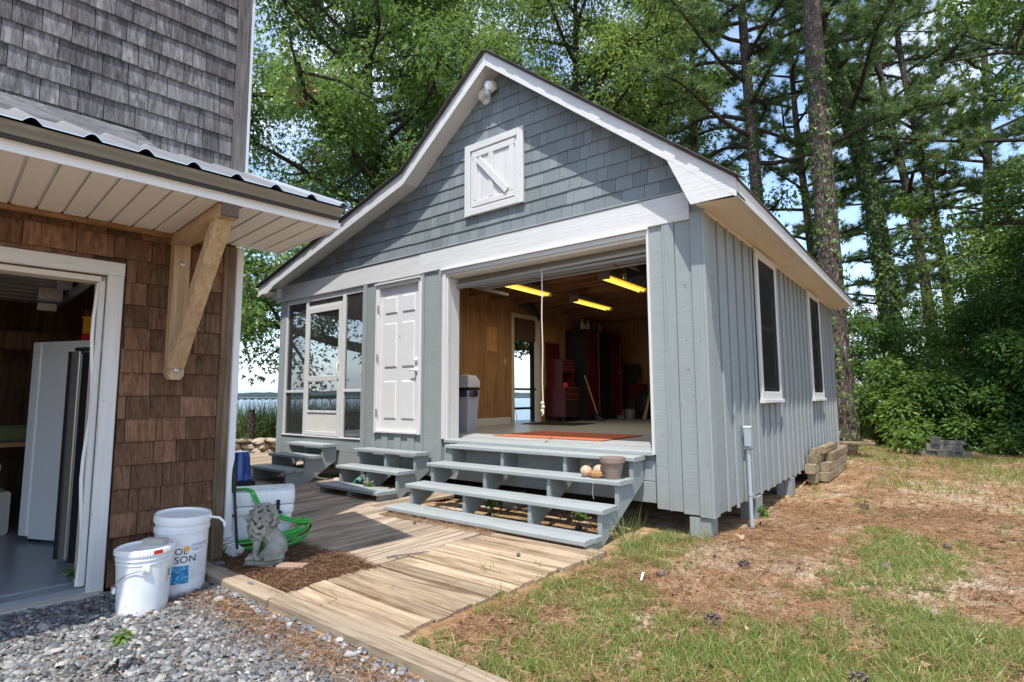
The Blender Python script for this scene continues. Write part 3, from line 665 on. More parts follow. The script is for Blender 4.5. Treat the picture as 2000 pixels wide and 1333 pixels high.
# right side wall: boards and battens
for k in range(25):
    y0 = .105 + k * .2925; part('siding_board', G().box(-.03, .004, y0, y0 + .2905, .245 + rnd.uniform(-.012, .012), 3.01, 0), M['siding_right'], C)
for k in range(1, 25):
    y0 = .105 + k * .2925; part('batten', G().box(.0045, .026, y0 - .03, y0 + .026, .235 + rnd.uniform(-.012, .012), 3.0, .004), M['batten'], C)
part('corner_board', G().box(.0, .026, -.047, .1, .243, 3.0, .004), M['batten'], C)
part('corner_board', G().box(.0, .028, DEP - .1, DEP, .25, 3.0, .004), M['batten'], C)
def window(y0, y1, z0=1.253, z1=3.0):
    w = part('window', G().box(.0265, .034, y0 + .08, y1 - .08, z0 + .1, z1 - .09), M['glass'], C)
    for (a, b, c_, d) in ((y0, y0 + .085, z0, z1), (y1 - .085, y1, z0, z1), (y0 + .085, y1 - .085, z1 - .10, z1), (y0 + .085, y1 - .085, z0 + .012, z0 + .1)):
        part('frame', G().box(.0268, .06, a, b, c_, d, .005), M['white_z'], w)
    part('sill', G().box(.0268, .085, y0 - .01, y1 + .01, z0 - .03, z0 + .011, .005), M['white_y'], w)
    for (a, b, c_, d) in ((y0 + .085, y1 - .085, 2.08, 2.12), (y0 + .085, y0 + .115, z0 + .1, z1 - .1), (y1 - .115, y1 - .085, z0 + .1, z1 - .1), (y0 + .115, y1 - .115, z0 + .1, z0 + .15)):
        part('sash', G().box(.0342, .044, a, b, c_, d), plain('dark sash', (0.09, 0.1, 0.105), .5), w)
    part('insect_screen', G().add([(.05, y0 + .086, z0 + .101), (.05, y1 - .086, z0 + .101), (.05, y1 - .086, z1 - .101), (.05, y0 + .086, z1 - .101)], [(0, 1, 2, 3)]), M['screen_win'], w)
window(1.63, 2.60); window(4.80, 5.80)
# garage opening: casing, jambs, threshold
part('garage_casing', G().box(-3.32, -3.263, -.05, .0, .79, 2.87, .005), M['white_z'], C)
part('garage_casing', G().box(-.534, -.51, -.055, .0, .76, 2.93, .004), M['white_z'], C)
part('head_flashing', G().box(-3.33, -.51, -.075, -.0485, 2.92, 2.941), M['fascia'], C)
part('head_casing', G().box(-3.32, -.535, -.047, .0, 2.865, 2.919, .004), M['white_x'], C)
part('jamb', G().box(-3.262, -3.236, -.03, .02, .79, 2.864, .005), M['white_z'], C)
part('jamb', G().box(-3.262, -3.247, .0205, .20, .79, 2.864, .003), M['white_z'], C)
part('jamb', G().box(-.535, -.51, .0, .20, .79, 2.864, .005), M['white_z'], C)
part('head_jamb', G().box(-3.235, -.536, -.03, .20, 2.835, 2.864), M['cream'], C)
part('threshold', G().box(-3.245, -.53, -.07, .32, .745, .79, .008), M['step'], C)
# workshop room
part('workshop_floor', G().box(-4.84, -.06, .321, 7.28, .72, .80), M['floor_grey'], C)
for k in range(5):
    y0 = .03 + k * 1.45
    if k == 2:
        part('wall_panel', G().box(-4.90, -4.85, 3.0 - .07, 3.38, .80, 3.24), M['panel'], C)
        part('wall_panel', G().box(-4.90, -4.85, 3.382, 4.26, 2.88, 3.24), M['panel'], C)
        part('wall_panel', G().box(-4.90, -4.85, 4.262, 4.378, .80, 3.24), M['panel'], C)
    else: part('wall_panel', G().box(-4.90, -4.85, y0, y0 + 1.448, .80, 3.24), M['panel'], C)
for k in range(4): part('wall_panel', G().box(-4.849 + k * 1.2, -4.849 + k * 1.2 + 1.198, 7.24, 7.275, .80, 3.24), M['panel'], C)
part('wall_panel', G().box(-.1, -.05, .2, 7.24, .80, 3.24), M['panel'], C)
part('wall_panel', G().box(-4.85, -3.27, .03, .08, .80, 3.24), M['panel'], C)
part('baseboard', G().box(-4.849, -4.82, .1, 3.30, .80, .93, .004), M['white_y'], C)
part('baseboard', G().box(-4.82, -.1, 7.21, 7.239, .80, .93, .004), M['white_x'], C)
for k in range(26): part('ceiling_board', G().box(-4.85, -.1, .06 + k * .278, .06 + k * .278 + .27, 3.245, 3.265), M['ceil'], C)
for k in range(12): part('ceiling_joist', G().box(-4.849, -.1, .35 + k * .6, .39 + k * .6, 3.09, 3.244), M['ceil'], C)
# rear side door of the workshop
for (y0, y1, z0, z1) in ((3.34, 3.42, .80, 2.94), (4.22, 4.30, .80, 2.94), (3.42, 4.22, 2.86, 2.94)):
    part('door_casing', G().box(-4.845, -4.82, y0, y1, z0, z1, .004), paint('cream casing', (0.62, 0.55, 0.42), .5), C)
od = part('open_door', G().obox((-5.14, 4.63, 1.83), (Vector((-.52, .854, 0)), Vector((.854, .52, 0)), UZ), (.40, .02, 1.01), .004), M['door'], C)
for z in (1.1, 1.85, 2.6): part('hinge', G().box(-4.90, -4.865, 4.19, 4.214, z - .06, z + .06), M['black'], od)
part('door_jamb', G().box(-4.90, -4.84, 4.185, 4.215, .80, 2.86), M['door'], C)
part('roller_shade', G().box(-4.88, -4.868, 3.425, 4.2, 2.42, 2.86), plain('brown shade', (0.10, 0.055, 0.04), .8), C)
part('lock_rail', G().box(-4.885, -4.865, 3.42, 4.2, 1.44, 1.48), M['black'], C)
part('light_switch', G().box(-4.849, -4.838, 3.12, 3.2, 1.92, 2.04, .004), plain('tan plate', (0.45, 0.33, 0.2), .4), C)
part('wall_outlet', G().box(-4.849, -4.838, 2.02, 2.09, 1.18, 1.30, .004), M['plastic'], C)
part('pale_panel_patch', G().box(-4.8498, -4.8488, 2.62, 2.92, 2.15, 2.60), wood('pale plywood', (0.33, 0.17, 0.065), (0.48, 0.27, 0.11), (0.56, 0.34, 0.15), 'z', .5, fine=26, along=.7), C)  # paler plywood-toned rectangle on the left wall panel
# overhead door, raised
gd = part('overhead_door', G().box(-3.22, -.55, .16, .165, 2.70, 2.83), M['gutter'], C)
grey = plain('galvanised door', (0.42, 0.41, 0.39), .5, .2, var=.08); grey2 = plain('door ribs', (0.30, 0.30, 0.29), .45, .3, var=.08)
for (y0, y1, zz_) in ((.17, .42, 2.785), (.425, .70, 2.80)):
    part('door_section', G().box(-3.22, -.55, y0, y1, zz_, zz_ + .035), grey, gd)
    for yy in (y0 + .02, y1 - .06): part('rib', G().box(-3.22, -.55, yy, yy + .04, zz_ - .03, zz_ - .001, .006), grey2, gd)
    for xx in (-2.35, -1.25): part('strut', G().box(xx, xx + .06, y0 + .06, y1 - .06, zz_ - .028, zz_ - .001), grey2, gd)
part('torsion_pipe', G().tube([(-3.22, .14, 2.74), (-.55, .14, 2.77)], .022, 10), grey, gd)
part('bottom_seal', G().box(-3.22, -.55, .12, .158, 2.70, 2.73, .008), grey2, gd)
for x in (-3.243, -.56): part('track', G().box(x, x + .025, .17, 1.2, 2.76, 2.80), M['gutter'], gd)
# posts under the cottage and dark ground beam
for (x, y) in ((-.11, .06), (.0 - .06, 1.42), (-.06, 3.1), (-.06, 4.8), (-.06, 6.6), (-2.3, .12), (-3.6, .12), (-5.0, .12), (-7.05, .1), (-2.3, 2.5), (-3.8, 2.5), (-6.9, 3.4)):
    part('foundation_post', G().box(x - .095, x - .001, y - .09, y + .1, -.15, .232), M['batten'], C)
    part('foundation_post', G().box(x + .001, x + .09, y - .088, y + .1, -.15, .232), M['batten'], C)
part('floor_frame', G().box(-7.18, -.04, .06, 7.35, .40, .65), M['dark_wall'], C)

# ------------------------------------------------------------------ shingled house on the left
HY = math.radians(5.9218)
HB = Vector((-2.72, -2.94, 0)); HD = Vector((math.sin(HY), math.cos(HY), 0)); HN = Vector((math.cos(HY), -math.sin(HY), 0)); UZ = Vector((0, 0, 1))
def H(t, o, z): return HB + HD * t + HN * o + UZ * z
def hbox(t0, t1, o0, o1, z0, z1, bev=0.0, g=None):
    return (g or G()).obox(H((t0 + t1) / 2, (o0 + o1) / 2, (z0 + z1) / 2), (HD, HN, UZ), (abs(t1 - t0) / 2, abs(o1 - o0) / 2, abs(z1 - z0) / 2), bev)
HOUSE = thing('shingled_house', 'two storey house clad in brown and grey cedar shingles with an open garage', 'house', H(-2.2, -3, .05))
TEND, DOORL, DOORR = -4.6, -3.35, -0.835
# walls behind the shingles
part('front_wall', hbox(-.725, -.012, -.14, -.012, .06, 3.2), M['dark_wall'], HOUSE)
part('front_wall', hbox(DOORL - .11, -.725, -.14, -.012, 2.13, 3.2), M['dark_wall'], HOUSE)
part('front_wall', hbox(TEND, DOORL - .11, -.14, -.012, .06, 3.2), M['dark_wall'], HOUSE)
part('upper_wall', hbox(TEND, -.012, -.14, -.012, 3.2, 5.0), M['dark_wall'], HOUSE)
part('side_wall', hbox(-.14, -.012, -6.5, -.14, .06, 5.0), M['brown_shingle'], HOUSE)
part('rear_wall', hbox(TEND, -.14, -6.6, -6.5, .06, 5.0), M['dark_wall'], HOUSE)
part('far_wall', hbox(TEND - .1, TEND, -6.6, -.012, .06, 5.0), M['dark_wall'], HOUSE)
g = G().prism([(-6.7, 4.97), (.12, 4.97), (-3.3, 5.9)], lambda a, b: H(TEND - .4, a, b), lambda a, b: H(.08, a, b)); part('roof', g, M['roofing'], HOUSE)
part('house_floor', hbox(TEND, -.14, -6.5, -.16, -.1, .10), M['slab'], HOUSE)
part('apron', hbox(DOORL - .1, -.745, -.159, -.01, -.1, .092), M['slab'], HOUSE)
part('apron_edge', hbox(DOORL - .1, -.76, -.009, .075, -.1, .062), M['concrete'], HOUSE)
part('inner_ceiling', hbox(TEND, -.14, -6.5, -.14, 2.52, 2.56), plain('garage ceiling', (0.17, 0.165, 0.155), .7, var=.1), HOUSE)
part('inner_wall', hbox(-.30, -.26, -6.5, -.30, .10, 2.52), M['dark_wall'], HOUSE)
part('inner_wall', hbox(TEND + .01, -.30, -3.75, -3.7, .10, 2.52), M['dark_wall'], HOUSE)
# shingles: shared wedge meshes scaled to size
def wedge(name, mat, seed):
    r = random.Random(seed); th = .023
    b = [r.uniform(-.012, .012) for _ in range(3)]
    lo = [(-.5, b[0]), (0, b[1]), (.5, b[2])]
    vs = [H(0, 0, 0)] * 0
    def P(u, o, z): return Vector((o, u, z))
    vs = [P(u, th, z) for u, z in lo] + [P(u, .004, 1.0) for u in (-.5, 0, .5)] + [P(u, -.001, z) for u, z in lo] + [P(u, -.001, 1.0) for u in (-.5, 0, .5)]
    g = G(); g.add(vs, [(0, 1, 4, 3), (1, 2, 5, 4), (6, 9, 10, 7), (7, 10, 11, 8), (0, 6, 7, 1), (1, 7, 8, 2), (3, 4, 10, 9), (4, 5, 11, 10), (0, 3, 9, 6), (2, 8, 11, 5)])
    return mesh_of(name, g, mat)
def lay(z0, z1, expo, tL, tR, mat, wds, cut=None, seed=3, depth=0.0):
    ms = [wedge('shingle', mat, seed + k) for k in range(6)]
    r = random.Random(seed); z = z0
    while z < z1 - .02:
        t = tR
        while t > tL:
            w = min(r.choice(wds) * r.uniform(.93, 1.07), t - tL)
            if t - w - tL < .05: w = t - tL
            ta, tb = t - w + .004, t; t -= w + .0005
            if tb - ta < .02: continue
            top = min(z + expo + .012, z1)
            segs = [(ta, tb, z, top)]
            if cut: segs = cut(ta, tb, z, top)
            for (a, b, c_, d) in segs:
                if d - c_ < .015 or b - a < .02: continue
                o = inst('shingle', r.choice(ms), HOUSE, H((a + b) / 2, r.uniform(0, .003), c_ + r.uniform(-.004, .004)), (1, 1, 1))
                o.scale = (1, b - a, d - c_); o.rotation_euler = (0, 0, -HY)
        z += expo
def cut_low(a, b, c_, d):
    if b > -.725 and a < -.725 and c_ < 2.232: a = -.722
    if b <= -.725 and c_ < 2.238:
        if d <= 2.24: return []
        c_ = 2.238
    return [(a, b, c_, d)]
lay(.065, 2.48, .1575, -1.95, -.102, M['brown_shingle'], (.12, .15, .18, .2, .24, .27), cut_low, 5)
def cut_up(a, b, c_, d):
    k = 3.192 if b < -.72 else (3.192 - (b + .72) / .25 * .16 if b < -.47 else 2.9)
    if d < k + .02: return []
    return [(a, b, max(c_, min(k, d - .02)), d)]
lay(2.907 + .003, 4.96, .1555, -1.95, -.085, M['grey_shingle'], (.10, .115, .13, .15, .175, .21, .25), cut_up, 9)
g = hbox(TEND, -1.96, -.011, .012, 3.2, 4.98); part('far_cladding', g, M['grey_shingle'], HOUSE)
g = hbox(TEND, DOORL - .11, -.011, .012, .07, 2.5); hbox(DOORL - .11, -1.96, -.011, .012, 2.24, 2.5, g=g); part('far_cladding', g, M['brown_shingle'], HOUSE)
part('corner_board', hbox(-.098, -.0115, -.03, .028, .09, 2.49, .006), M['corner'], HOUSE)
part('corner_board', hbox(-.082, .022, -.03, .030, 2.86, 4.98, .006), M['grey_board'], HOUSE)
part('corner_trim', hbox(.0225, .048, -.06, .026, 2.9, 4.98, .004), plain('pale corner trim', (0.52, 0.55, 0.57), .45), HOUSE)
part('frieze_board', hbox(TEND, -.09, .0, .045, 2.468, 2.502, .004), M['frieze'], HOUSE)
part('kick_board', hbox(TEND, -.72, .004, .036, 3.095, 3.195, .004), M['grey_board_h'], HOUSE)
part('kick_board', G().prism([(-.718, 3.06), (-.718, 3.195), (-.45, 3.03)], lambda a, b: H(a, .004, b), lambda a, b: H(a, .036, b)), M['grey_board_h'], HOUSE)
# pent roof with its gutter, fascia and soffit
TE = .315; EO = 1.04
def roofz(o): return 3.105 + (2.612 - 3.105) * o / 1.17
g = G(); th = .006
prof_m = []
t = TE
nr = int((TE - TEND) / .232)
us = []
for k in range(nr):
    a = TE - .05 - k * .232
    us += [(a + .038, 0), (a + .018, .020), (a + .006, .028), (a - .008, .028), (a - .022, .018), (a - .038, 0)]
us = [(TE, 0)] + us + [(TEND, 0)]
vs = []
for (u, hh) in us:
    for o in (.0, 1.19): vs.append(H(u, o, roofz(o) + hh + .004))
for (u, hh) in us:
    for o in (.0, 1.19): vs.append(H(u, o, roofz(o) + hh - .001))
n = len(us)
fs = [(2 * i, 2 * i + 1, 2 * i + 3, 2 * i + 2) for i in range(n - 1)] + [(2 * n + 2 * i, 2 * n + 2 * i + 2, 2 * n + 2 * i + 3, 2 * n + 2 * i + 1) for i in range(n - 1)] + [(2 * i + 1, 2 * n + 2 * i + 1, 2 * n + 2 * i + 3, 2 * i + 3) for i in range(n - 1)]
fs += [(0, 2 * n, 2 * n + 1, 1)]
part('metal_roof', G().add(vs, fs), M['metal_roof'], HOUSE)
part('roof_end', G().prism([(.02, 2.535), (1.03, 2.535), (1.03, 2.60), (1.14, roofz(1.14) - .006), (.02, roofz(.02) - .008)], lambda a, b: H(TE - .03, a, b), lambda a, b: H(TE - .012, a, b)), M['gutter'], HOUSE)
part('roof_deck', G().prism([(.03, 2.54), (1.02, 2.54), (1.02, roofz(1.02) - .03), (.03, roofz(.03) - .03)], lambda a, b: H(TEND, a, b), lambda a, b: H(TE - .04, a, b)), M['dark_wall'], HOUSE)
gp = [(1.062, 2.552), (1.112, 2.552), (1.124, 2.57), (1.146, 2.588), (1.152, 2.606), (1.144, 2.606), (1.06, 2.606)]
part('gutter', G().prism(gp, lambda a, b: H(TEND, a, b), lambda a, b: H(TE - .03, a, b)), M['gutter'], HOUSE)
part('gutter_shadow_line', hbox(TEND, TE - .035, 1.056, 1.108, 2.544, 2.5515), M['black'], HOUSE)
part('fascia_board', hbox(TEND, -.9495, EO, EO + .012, 2.488, 2.532), M['fascia'], HOUSE)
part('fascia_board', hbox(-.9485, TE, EO, EO + .013, 2.488, 2.532), M['fascia'], HOUSE)
part('fascia_cap', hbox(TEND, TE - .02, EO, 1.056, 2.5325, 2.55), M['fascia'], HOUSE)
part('fascia_return', hbox(TE - .012, TE, .02, EO - .001, 2.495, 2.53), M['fascia'], HOUSE)
for k in range(40):
    t1 = TE - .014 - k * .128
    if t1 - .128 < TEND: break
    part('soffit_panel', hbox(t1 - .112, t1, -.0 if t1 < -.02 else .03, EO - .002, 2.503, 2.512), M['soffit'], HOUSE)
    part('soffit_groove', hbox(t1 - .128, t1 - .112, -.0 if t1 < -.02 else .03, EO - .002, 2.516, 2.522), M['soffit'], HOUSE)
# timber bracket
br = part('bracket', hbox(-.467, -.362, .022, .125, 1.47, 2.405, .005), M['pine_z'], HOUSE)
part('post_foot', G().prism([(-.467, 1.47), (-.362, 1.47), (-.385, 1.435), (-.444, 1.435)], lambda a, b: H(a, .022, b), lambda a, b: H(a, .125, b)), M['pine_z'], br)
part('beam', hbox(-.466, -.363, .022, 1.025, 2.405, 2.499, .005), M['pine_x'], br)
part('beam_end', hbox(-.464, -.365, 1.0255, 1.047, 2.41, 2.496, .012), M['endgrain'], br)
part('brace', G().beam(H(-.4145, .10, 1.545), H(-.4145, .93, 2.44), .098, .10, UZ, .005), M['pine_z'], br)
for z in (2.27, 1.50): part('bolt', G().lathe(H(-.4145, .125, z), [(0, 0), (.02, 0), (.018, .008), (0, .012)], 10, tilt=Matrix.Rotation(math.pi / 2, 3, 'Y')), M['steel'], br)
for (o, z) in ((.62, 2.1), (.36, 1.835)): part('knot', G().ball(H(-.375, o, z) + HN * .062 - UZ * .06, (.012, .012, .012), 8, 5), M['endgrain'], br)
# garage door casing, jambs, raised door
part('garage_casing', hbox(-.828, -.735, -.011, .028, .04, 2.14, .005), M['white_z'], HOUSE)
part('garage_casing', hbox(DOORL - .1, -.735, -.011, .029, 2.1405, 2.235, .005), M['white_y'], HOUSE)
part('door_stop', hbox(-.866, -.829, -.05, -.012, .10, 2.13, .006), M['white_z'], HOUSE)
part('weather_strip', G().tube([H(-.87 + .012 * math.sin(k * .9), -.045 + .01 * math.sin(k * .7 + 1), .10 + k * .135) for k in range(16)], .011, 6), M['plastic'], HOUSE)
part('jamb', hbox(-.87, -.835, -.155, -.051, .10, 2.13, .004), paint('bare jamb', (0.52, 0.46, 0.38), .6, 'z', dirt=.1), HOUSE)
part('head_jamb', hbox(DOORL, -.836, -.15, -.012, 2.095, 2.139, .004), M['cream'], HOUSE)
od = part('overhead_door', hbox(DOORL, -.93, -2.2, -.35, 2.20, 2.235), plain('raised garage door', (0.19, 0.19, 0.185), .5, var=.08), HOUSE)
for k in range(8): part('rib', hbox(DOORL, -.93, -.4 - k * .22, -.37 - k * .22, 2.185, 2.2), plain('door rib', (0.15, 0.15, 0.145), .5, var=.08), od)
part('track', hbox(-.90, -.86, -2.3, -.25, 2.12, 2.16), M['steel'], od)
part('ceiling_lamp', hbox(-2.6, -1.32, -.95, -.80, 2.14, 2.19, .008), plain('lamp housing', (0.42, 0.42, 0.40), .5), od)
part('roller_bracket', hbox(-1.08, -.93, -1.18, -1.08, 2.08, 2.19, .01), M['steel'], od)
part('roller_bracket', hbox(-1.02, -.93, -.72, -.64, 2.12, 2.19, .01), M['steel'], od)
part('safety_box', hbox(-1.07, -.95, -1.21, -1.185, 2.01, 2.075, .006), M['brushed'], od)
# inside of that garage: stud wall, plywood and shelf beam far back
for (t0, t1, z0, z1) in ((-3.3, -2.05, 1.32, 1.75), (-3.3, -2.05, .95, 1.315), (-3.3, -2.08, .5, .945)): part('plywood_sheet', hbox(t0, t1, -3.699, -3.68, z0, z1), M['osb'], HOUSE)
part('stud', hbox(-2.04, -1.95, -3.699, -3.63, .10, 1.85), M['frieze'], HOUSE)
part('stud', hbox(-1.25, -1.2, -3.699, -3.63, .10, 2.2), M['dark_wall'], HOUSE)
part('shelf_beam', hbox(-4, -.31, -2.6, -2.5, 1.78, 1.95), M['dark_wall'], HOUSE)
# downspout at the corner
ds = thing('downspout', 'white square downspout with ribbed elbow at the corner of the shingled house', 'downspout', H(.03, 0, .1))
part('pipe', hbox(.0, .058, -.075, .0, .25, 2.49, .008), M['fascia'], ds)
pts = [H(.03, -.035, .27), H(.035, -.03, .22), H(.05, -.0, .18), H(.07, .04, .15), H(.09, .085, .135)]
g = G(); 
for i in range(14):
    k = i / 13 * 3.99; a = int(k); p = pts[a].lerp(pts[min(a + 1, 4)], k - a); q = pts[a].lerp(pts[min(a + 1, 4)], min(1, k - a + .16))
    if (q - p).length > 1e-4: g.beam(p, q, .082 - .008 * (i % 2), .062 + .008 * (i % 2), UZ if i > 4 else HN, .012)
part('elbow', g, M['plastic'], ds)

# ------------------------------------------------------------------ timber steps
def steps(name, label, x0, x1, tr, dep, strx, thick=.04, split=(.5,), zg=.09):
    T = thing('wooden_steps', label, 'steps', ((x0 + x1) / 2, tr[-1][0] / 2, zg))
    for i, (yf, z) in enumerate(tr):
        yb = min(yf + dep, -.05); cuts = [0] + list(split) + [1]
        for a, b in zip(cuts, cuts[1:]):
            sag = rnd.uniform(-.003, .003)
            part('tread_board', G().box(x0 + rnd.uniform(-.006, .006), x1 + rnd.uniform(-.006, .006), yf + (yb - yf) * a + .0015, yf + (yb - yf) * b - .0015, z - thick + sag, z + sag, .006), M['step'], T)
    zt = [z - thick - .001 for _, z in tr]; yf = [y for y, _ in tr]
    poly = [(yf[-1] + .035, zg - .02), (yf[-1] + .035, zt[-1])]
    for i in range(len(tr) - 2, -1, -1): poly += [(yf[i] + .035, zt[i + 1]), (yf[i] + .035, zt[i])]
    poly += [(-.05, zt[0]), (-.05, zt[0] - .20), (yf[-1] + .30, zg - .02)]
    for xs in strx:
        part('stringer', G().prism(poly, lambda a, b: (xs - .02, a, b), lambda a, b: (xs + .02, a, b)), M['stringer'], T)
    return T
GS = steps('a', 'widest grey timber steps of four treads below the open garage door', -2.99, -.60, [(-.31, .752), (-.60, .57), (-.91, .38), (-1.19, .185)], .285, (-2.93, -2.16, -1.36, -.645), split=(.5,))
part('riser_board', G().box(-2.95, -.64, -1.165, -1.14, .07, .14), M['dark_wall'], GS)
DS = steps('b', 'grey three tread steps under the white six panel door', -4.72, -3.49, [(-.31, .62), (-.59, .425), (-.87, .225)], .29, (-4.66, -4.1, -3.545))
PS = steps('c', 'leftmost grey three tread steps below the screen door', -6.42, -5.45, [(-.31, .63), (-.59, .485), (-.87, .325)], .29, (-6.36, -5.51))

# ------------------------------------------------------------------ deck walk, timbers
DK = thing('deck_walk', 'weathered plank deck walk in front of the cottage steps', 'deck', (-3, -1.6, .05))
x = -1.625; k = 0
while x > -10.2:
    w = rnd.choice((.138, .14, .142)); x1_ = x; x0_ = x - w + .006; x -= w
    ys = -2.40 if x1_ > -2.62 else (-2.92 if x1_ > -2.85 else -3.0)
    ye = .05 if x1_ > -7.3 else 3.2
    if x1_ > -3.1: ye = -1.12 + (x1_ + 1.625) * -.02
    cutp = sorted([ys, ye] + ([rnd.uniform(-1.7, -.6)] if k % 3 == 0 and ye > -.5 else []))
    for a, b in zip(cutp, cutp[1:]):
        tilt = rnd.uniform(-.006, .006); zt = .118 + rnd.uniform(-.006, .004)
        g = G().obox(((x0_ + x1_) / 2, (a + b) / 2, zt - .016), (Vector((1, 0, tilt * 6)).normalized(), (0, 1, 0), Vector((-tilt * 6, 0, 1)).normalized()), ((x1_ - x0_) / 2, (b - a) / 2 - .002, .018), .006)
        part('deck_board', g, M['deck_y'], DK)
    k += 1
# front section, boards across and cupped a little
yb = -3.06; k = 0
while yb < -1.28:
    w = rnd.uniform(.135, .150); y0_, y1_ = yb, yb + w - .014; yb += w
    xr = -.60 + (yb + 3.06) * .055 + rnd.uniform(-.015, .02)
    segs = [(-1.605, xr)]
    if k == 0: segs = [(-1.60, -1.262), (-1.258, xr)]
    for (xa, xb) in segs:
        g = G(); n = 7; bow = rnd.uniform(-.03, .026); zt = .118 + rnd.uniform(-.007, .005); cup = rnd.uniform(.0, .009)
        vs = []
        for i in range(n + 1):
            u = i / n; xx = xa + (xb - xa) * u; dy = bow * (4 * u * (1 - u)) + .05 * (u - .0) * -.4; dz = .004 * math.sin(u * 3 + k)
            for (yy, z_) in ((y0_, zt - .035), (y0_, zt - .004), (y0_ + .006, zt + cup), ((y0_ + y1_) / 2, zt), (y1_ - .006, zt + cup), (y1_, zt - .004), (y1_, zt - .035)):
                vs.append((xx, yy + dy, z_ + dz))
        fs = [(i * 7 + j, (i + 1) * 7 + j, (i + 1) * 7 + j + 1, i * 7 + j + 1) for i in range(n) for j in range(6)] + [tuple(range(7)), tuple(range(n * 7 + 6, n * 7 - 1, -1))]
        part('deck_board', g.add(vs, fs), M['deck_x'], DK)
    k += 1
part('edge_joist', G().beam((-.62, -3.0, .06), (-.53, -1.25, .06), .035, .09, bev=0), M['dark_wall'], DK)
part('base_plank', G().box(-2.98, -.46, -1.262, -1.10, .07, .125, .006), M['deck_x'], DK)
part('front_joist', G().box(-3.0, -1.62, -1.11, -1.06, .03, .09), M['dark_wall'], DK)
for (xa, xb, lab) in ((-2.70, -1.585, 'short landscape timber running from the house corner to the pine straw bed'), (-1.58, .85, 'long landscape timber edging the gravel beside the plank walk')):
    tb = thing('landscape_timber', lab, 'timber', ((xa + xb) / 2, -3.13, .05), 'timbers edging the gravel')
    part('timber', G().beam((xa, -3.128 + .01 * (xa < -2), .055), (xb, -3.143 + .005 * (xa < -2), .05 + .004), .135, .135, bev=.012), M['timber'], tb)
# stepping stone chip on the timber
ch = G().ball((-2.53, -3.05, .128), (.055, .04, .008), 9, 5); tag(part('slate_chip', ch, M['slate']), 'grey slate chip lying on the short timber by the house corner', 'stone')
ch = G().ball((-1.93, -3.13, .127), (.035, .012, .006), 7, 4); tag(part('slate_chip', ch, M['slate']), 'thin grey chip lying in the middle of the short timber', 'stone')

# ------------------------------------------------------------------ flat lettering bent round a pail
def text_on(parent, name, s, size, c, r, a0, z, mat, bold=True, squeeze=1.0):
    cu = bpy.data.curves.new(name, 'FONT'); cu.body = s; cu.size = size; cu.align_x = 'LEFT'; cu.resolution_u = 3
    to = bpy.data.objects.new(name, cu); COL.objects.link(to)
    dg = bpy.context.evaluated_depsgraph_get(); me = bpy.data.meshes.new_from_object(to.evaluated_get(dg))
    bpy.data.objects.remove(to); bm = bmesh.new(); bm.from_mesh(me)
    bmesh.ops.subdivide_edges(bm, edges=[e for e in bm.edges if e.calc_length() > size * .25], cuts=2)
    bm.to_mesh(me); bm.free()
    off = wloc(parent)
    for v in me.vertices:
        a = a0 + v.co.x * squeeze / r; zz_ = z + v.co.y; rad = r(zz_) if callable(r) else r
        v.co = Vector((c[0] + (rad + .0015) * math.cos(a), c[1] + (rad + .0015) * math.sin(a), zz_)) - off
    me.materials.clear(); me.materials.append(mat)
    o = bpy.data.objects.new(name, me); COL.objects.link(o); o.parent = parent
    return o
def patch(parent, name, c, r, a0, a1, z0, z1, mat, n=8, out=.001):
    g = G()
    vs = [(c[0] + (r + out) * math.cos(a0 + (a1 - a0) * i / n), c[1] + (r + out) * math.sin(a0 + (a1 - a0) * i / n), z) for i in range(n + 1) for z in (z0, z1)]
    g.add(vs, [(2 * i, 2 * i + 2, 2 * i + 3, 2 * i + 1) for i in range(n)])
    return part(name, g, mat, parent)
M['print_blue'] = plain('blue print', (0.03, 0.16, 0.42), .5); M['print_black'] = plain('black print', (0.02, 0.02, 0.025), .5)
M['print_gold'] = plain('gold print', (0.75, 0.42, 0.05), .5); M['print_grey'] = plain('grey print', (0.36, 0.37, 0.42), .5)
M['paper'] = plain('old sticker', (0.62, 0.57, 0.40), .6, var=.2, sc=40)
t = NT('printed pool water'); v = t.new("TexVoronoi"); v.inputs["Scale"].default_value = 75; t.link(t.pos((1, 1, 1), 0), v.inputs["Vector"])
M['print_pool'] = t.fin(t.ramp(v.outputs[0], [(0.1, (0.35, 0.62, 0.78)), (0.45, (0.03, 0.28, 0.52)), (0.8, (0.02, 0.14, 0.36))]), .45)
# front pail with lid
BC = (-2.265, -3.62, .03); B1 = thing('bucket', 'short white bucket with snap lid, red tag and wire bail nearest the gravel', 'bucket', BC, 'white buckets by the garage door')
part('pail', G().lathe(BC, [(0, .004), (.128, .004), (.131, 0), (.132, .012), (.146, .29), (.149, .292), (.150, .297), (.147, .302), (.147, .315), (.153, .317), (.154, .323), (.149, .328), (.149, .345), (0, .345)], 40), M['pail'], B1)
lid = part('lid', G().lathe((BC[0], BC[1], BC[2] + .343), [(.150, 0), (.156, .002), (.157, .03), (.153, .037), (.146, .038), (.142, .026), (0, .026)], 40), M['plastic'], B1)
g = G()
for k in range(60):
    a = k * 2 * math.pi / 60; g.obox((BC[0] + .157 * math.cos(a), BC[1] + .157 * math.sin(a), BC[2] + .362), ((math.cos(a), math.sin(a), 0), (-math.sin(a), math.cos(a), 0), UZ), (.0025, .004, .013))
part('lid_rib', g, M['plastic'], B1, 'stuff')
CA = math.atan2(CAM.y - BC[1], CAM.x - BC[0])
patch(B1, 'red_tag', BC, .159, CA + .28, CA + .58, BC[2] + .352, BC[2] + .374, M['bright_red'], out=.002)
patch(B1, 'sticker', BC, .1435, CA + .92, CA + 1.22, BC[2] + .17, BC[2] + .255, M['paper'])
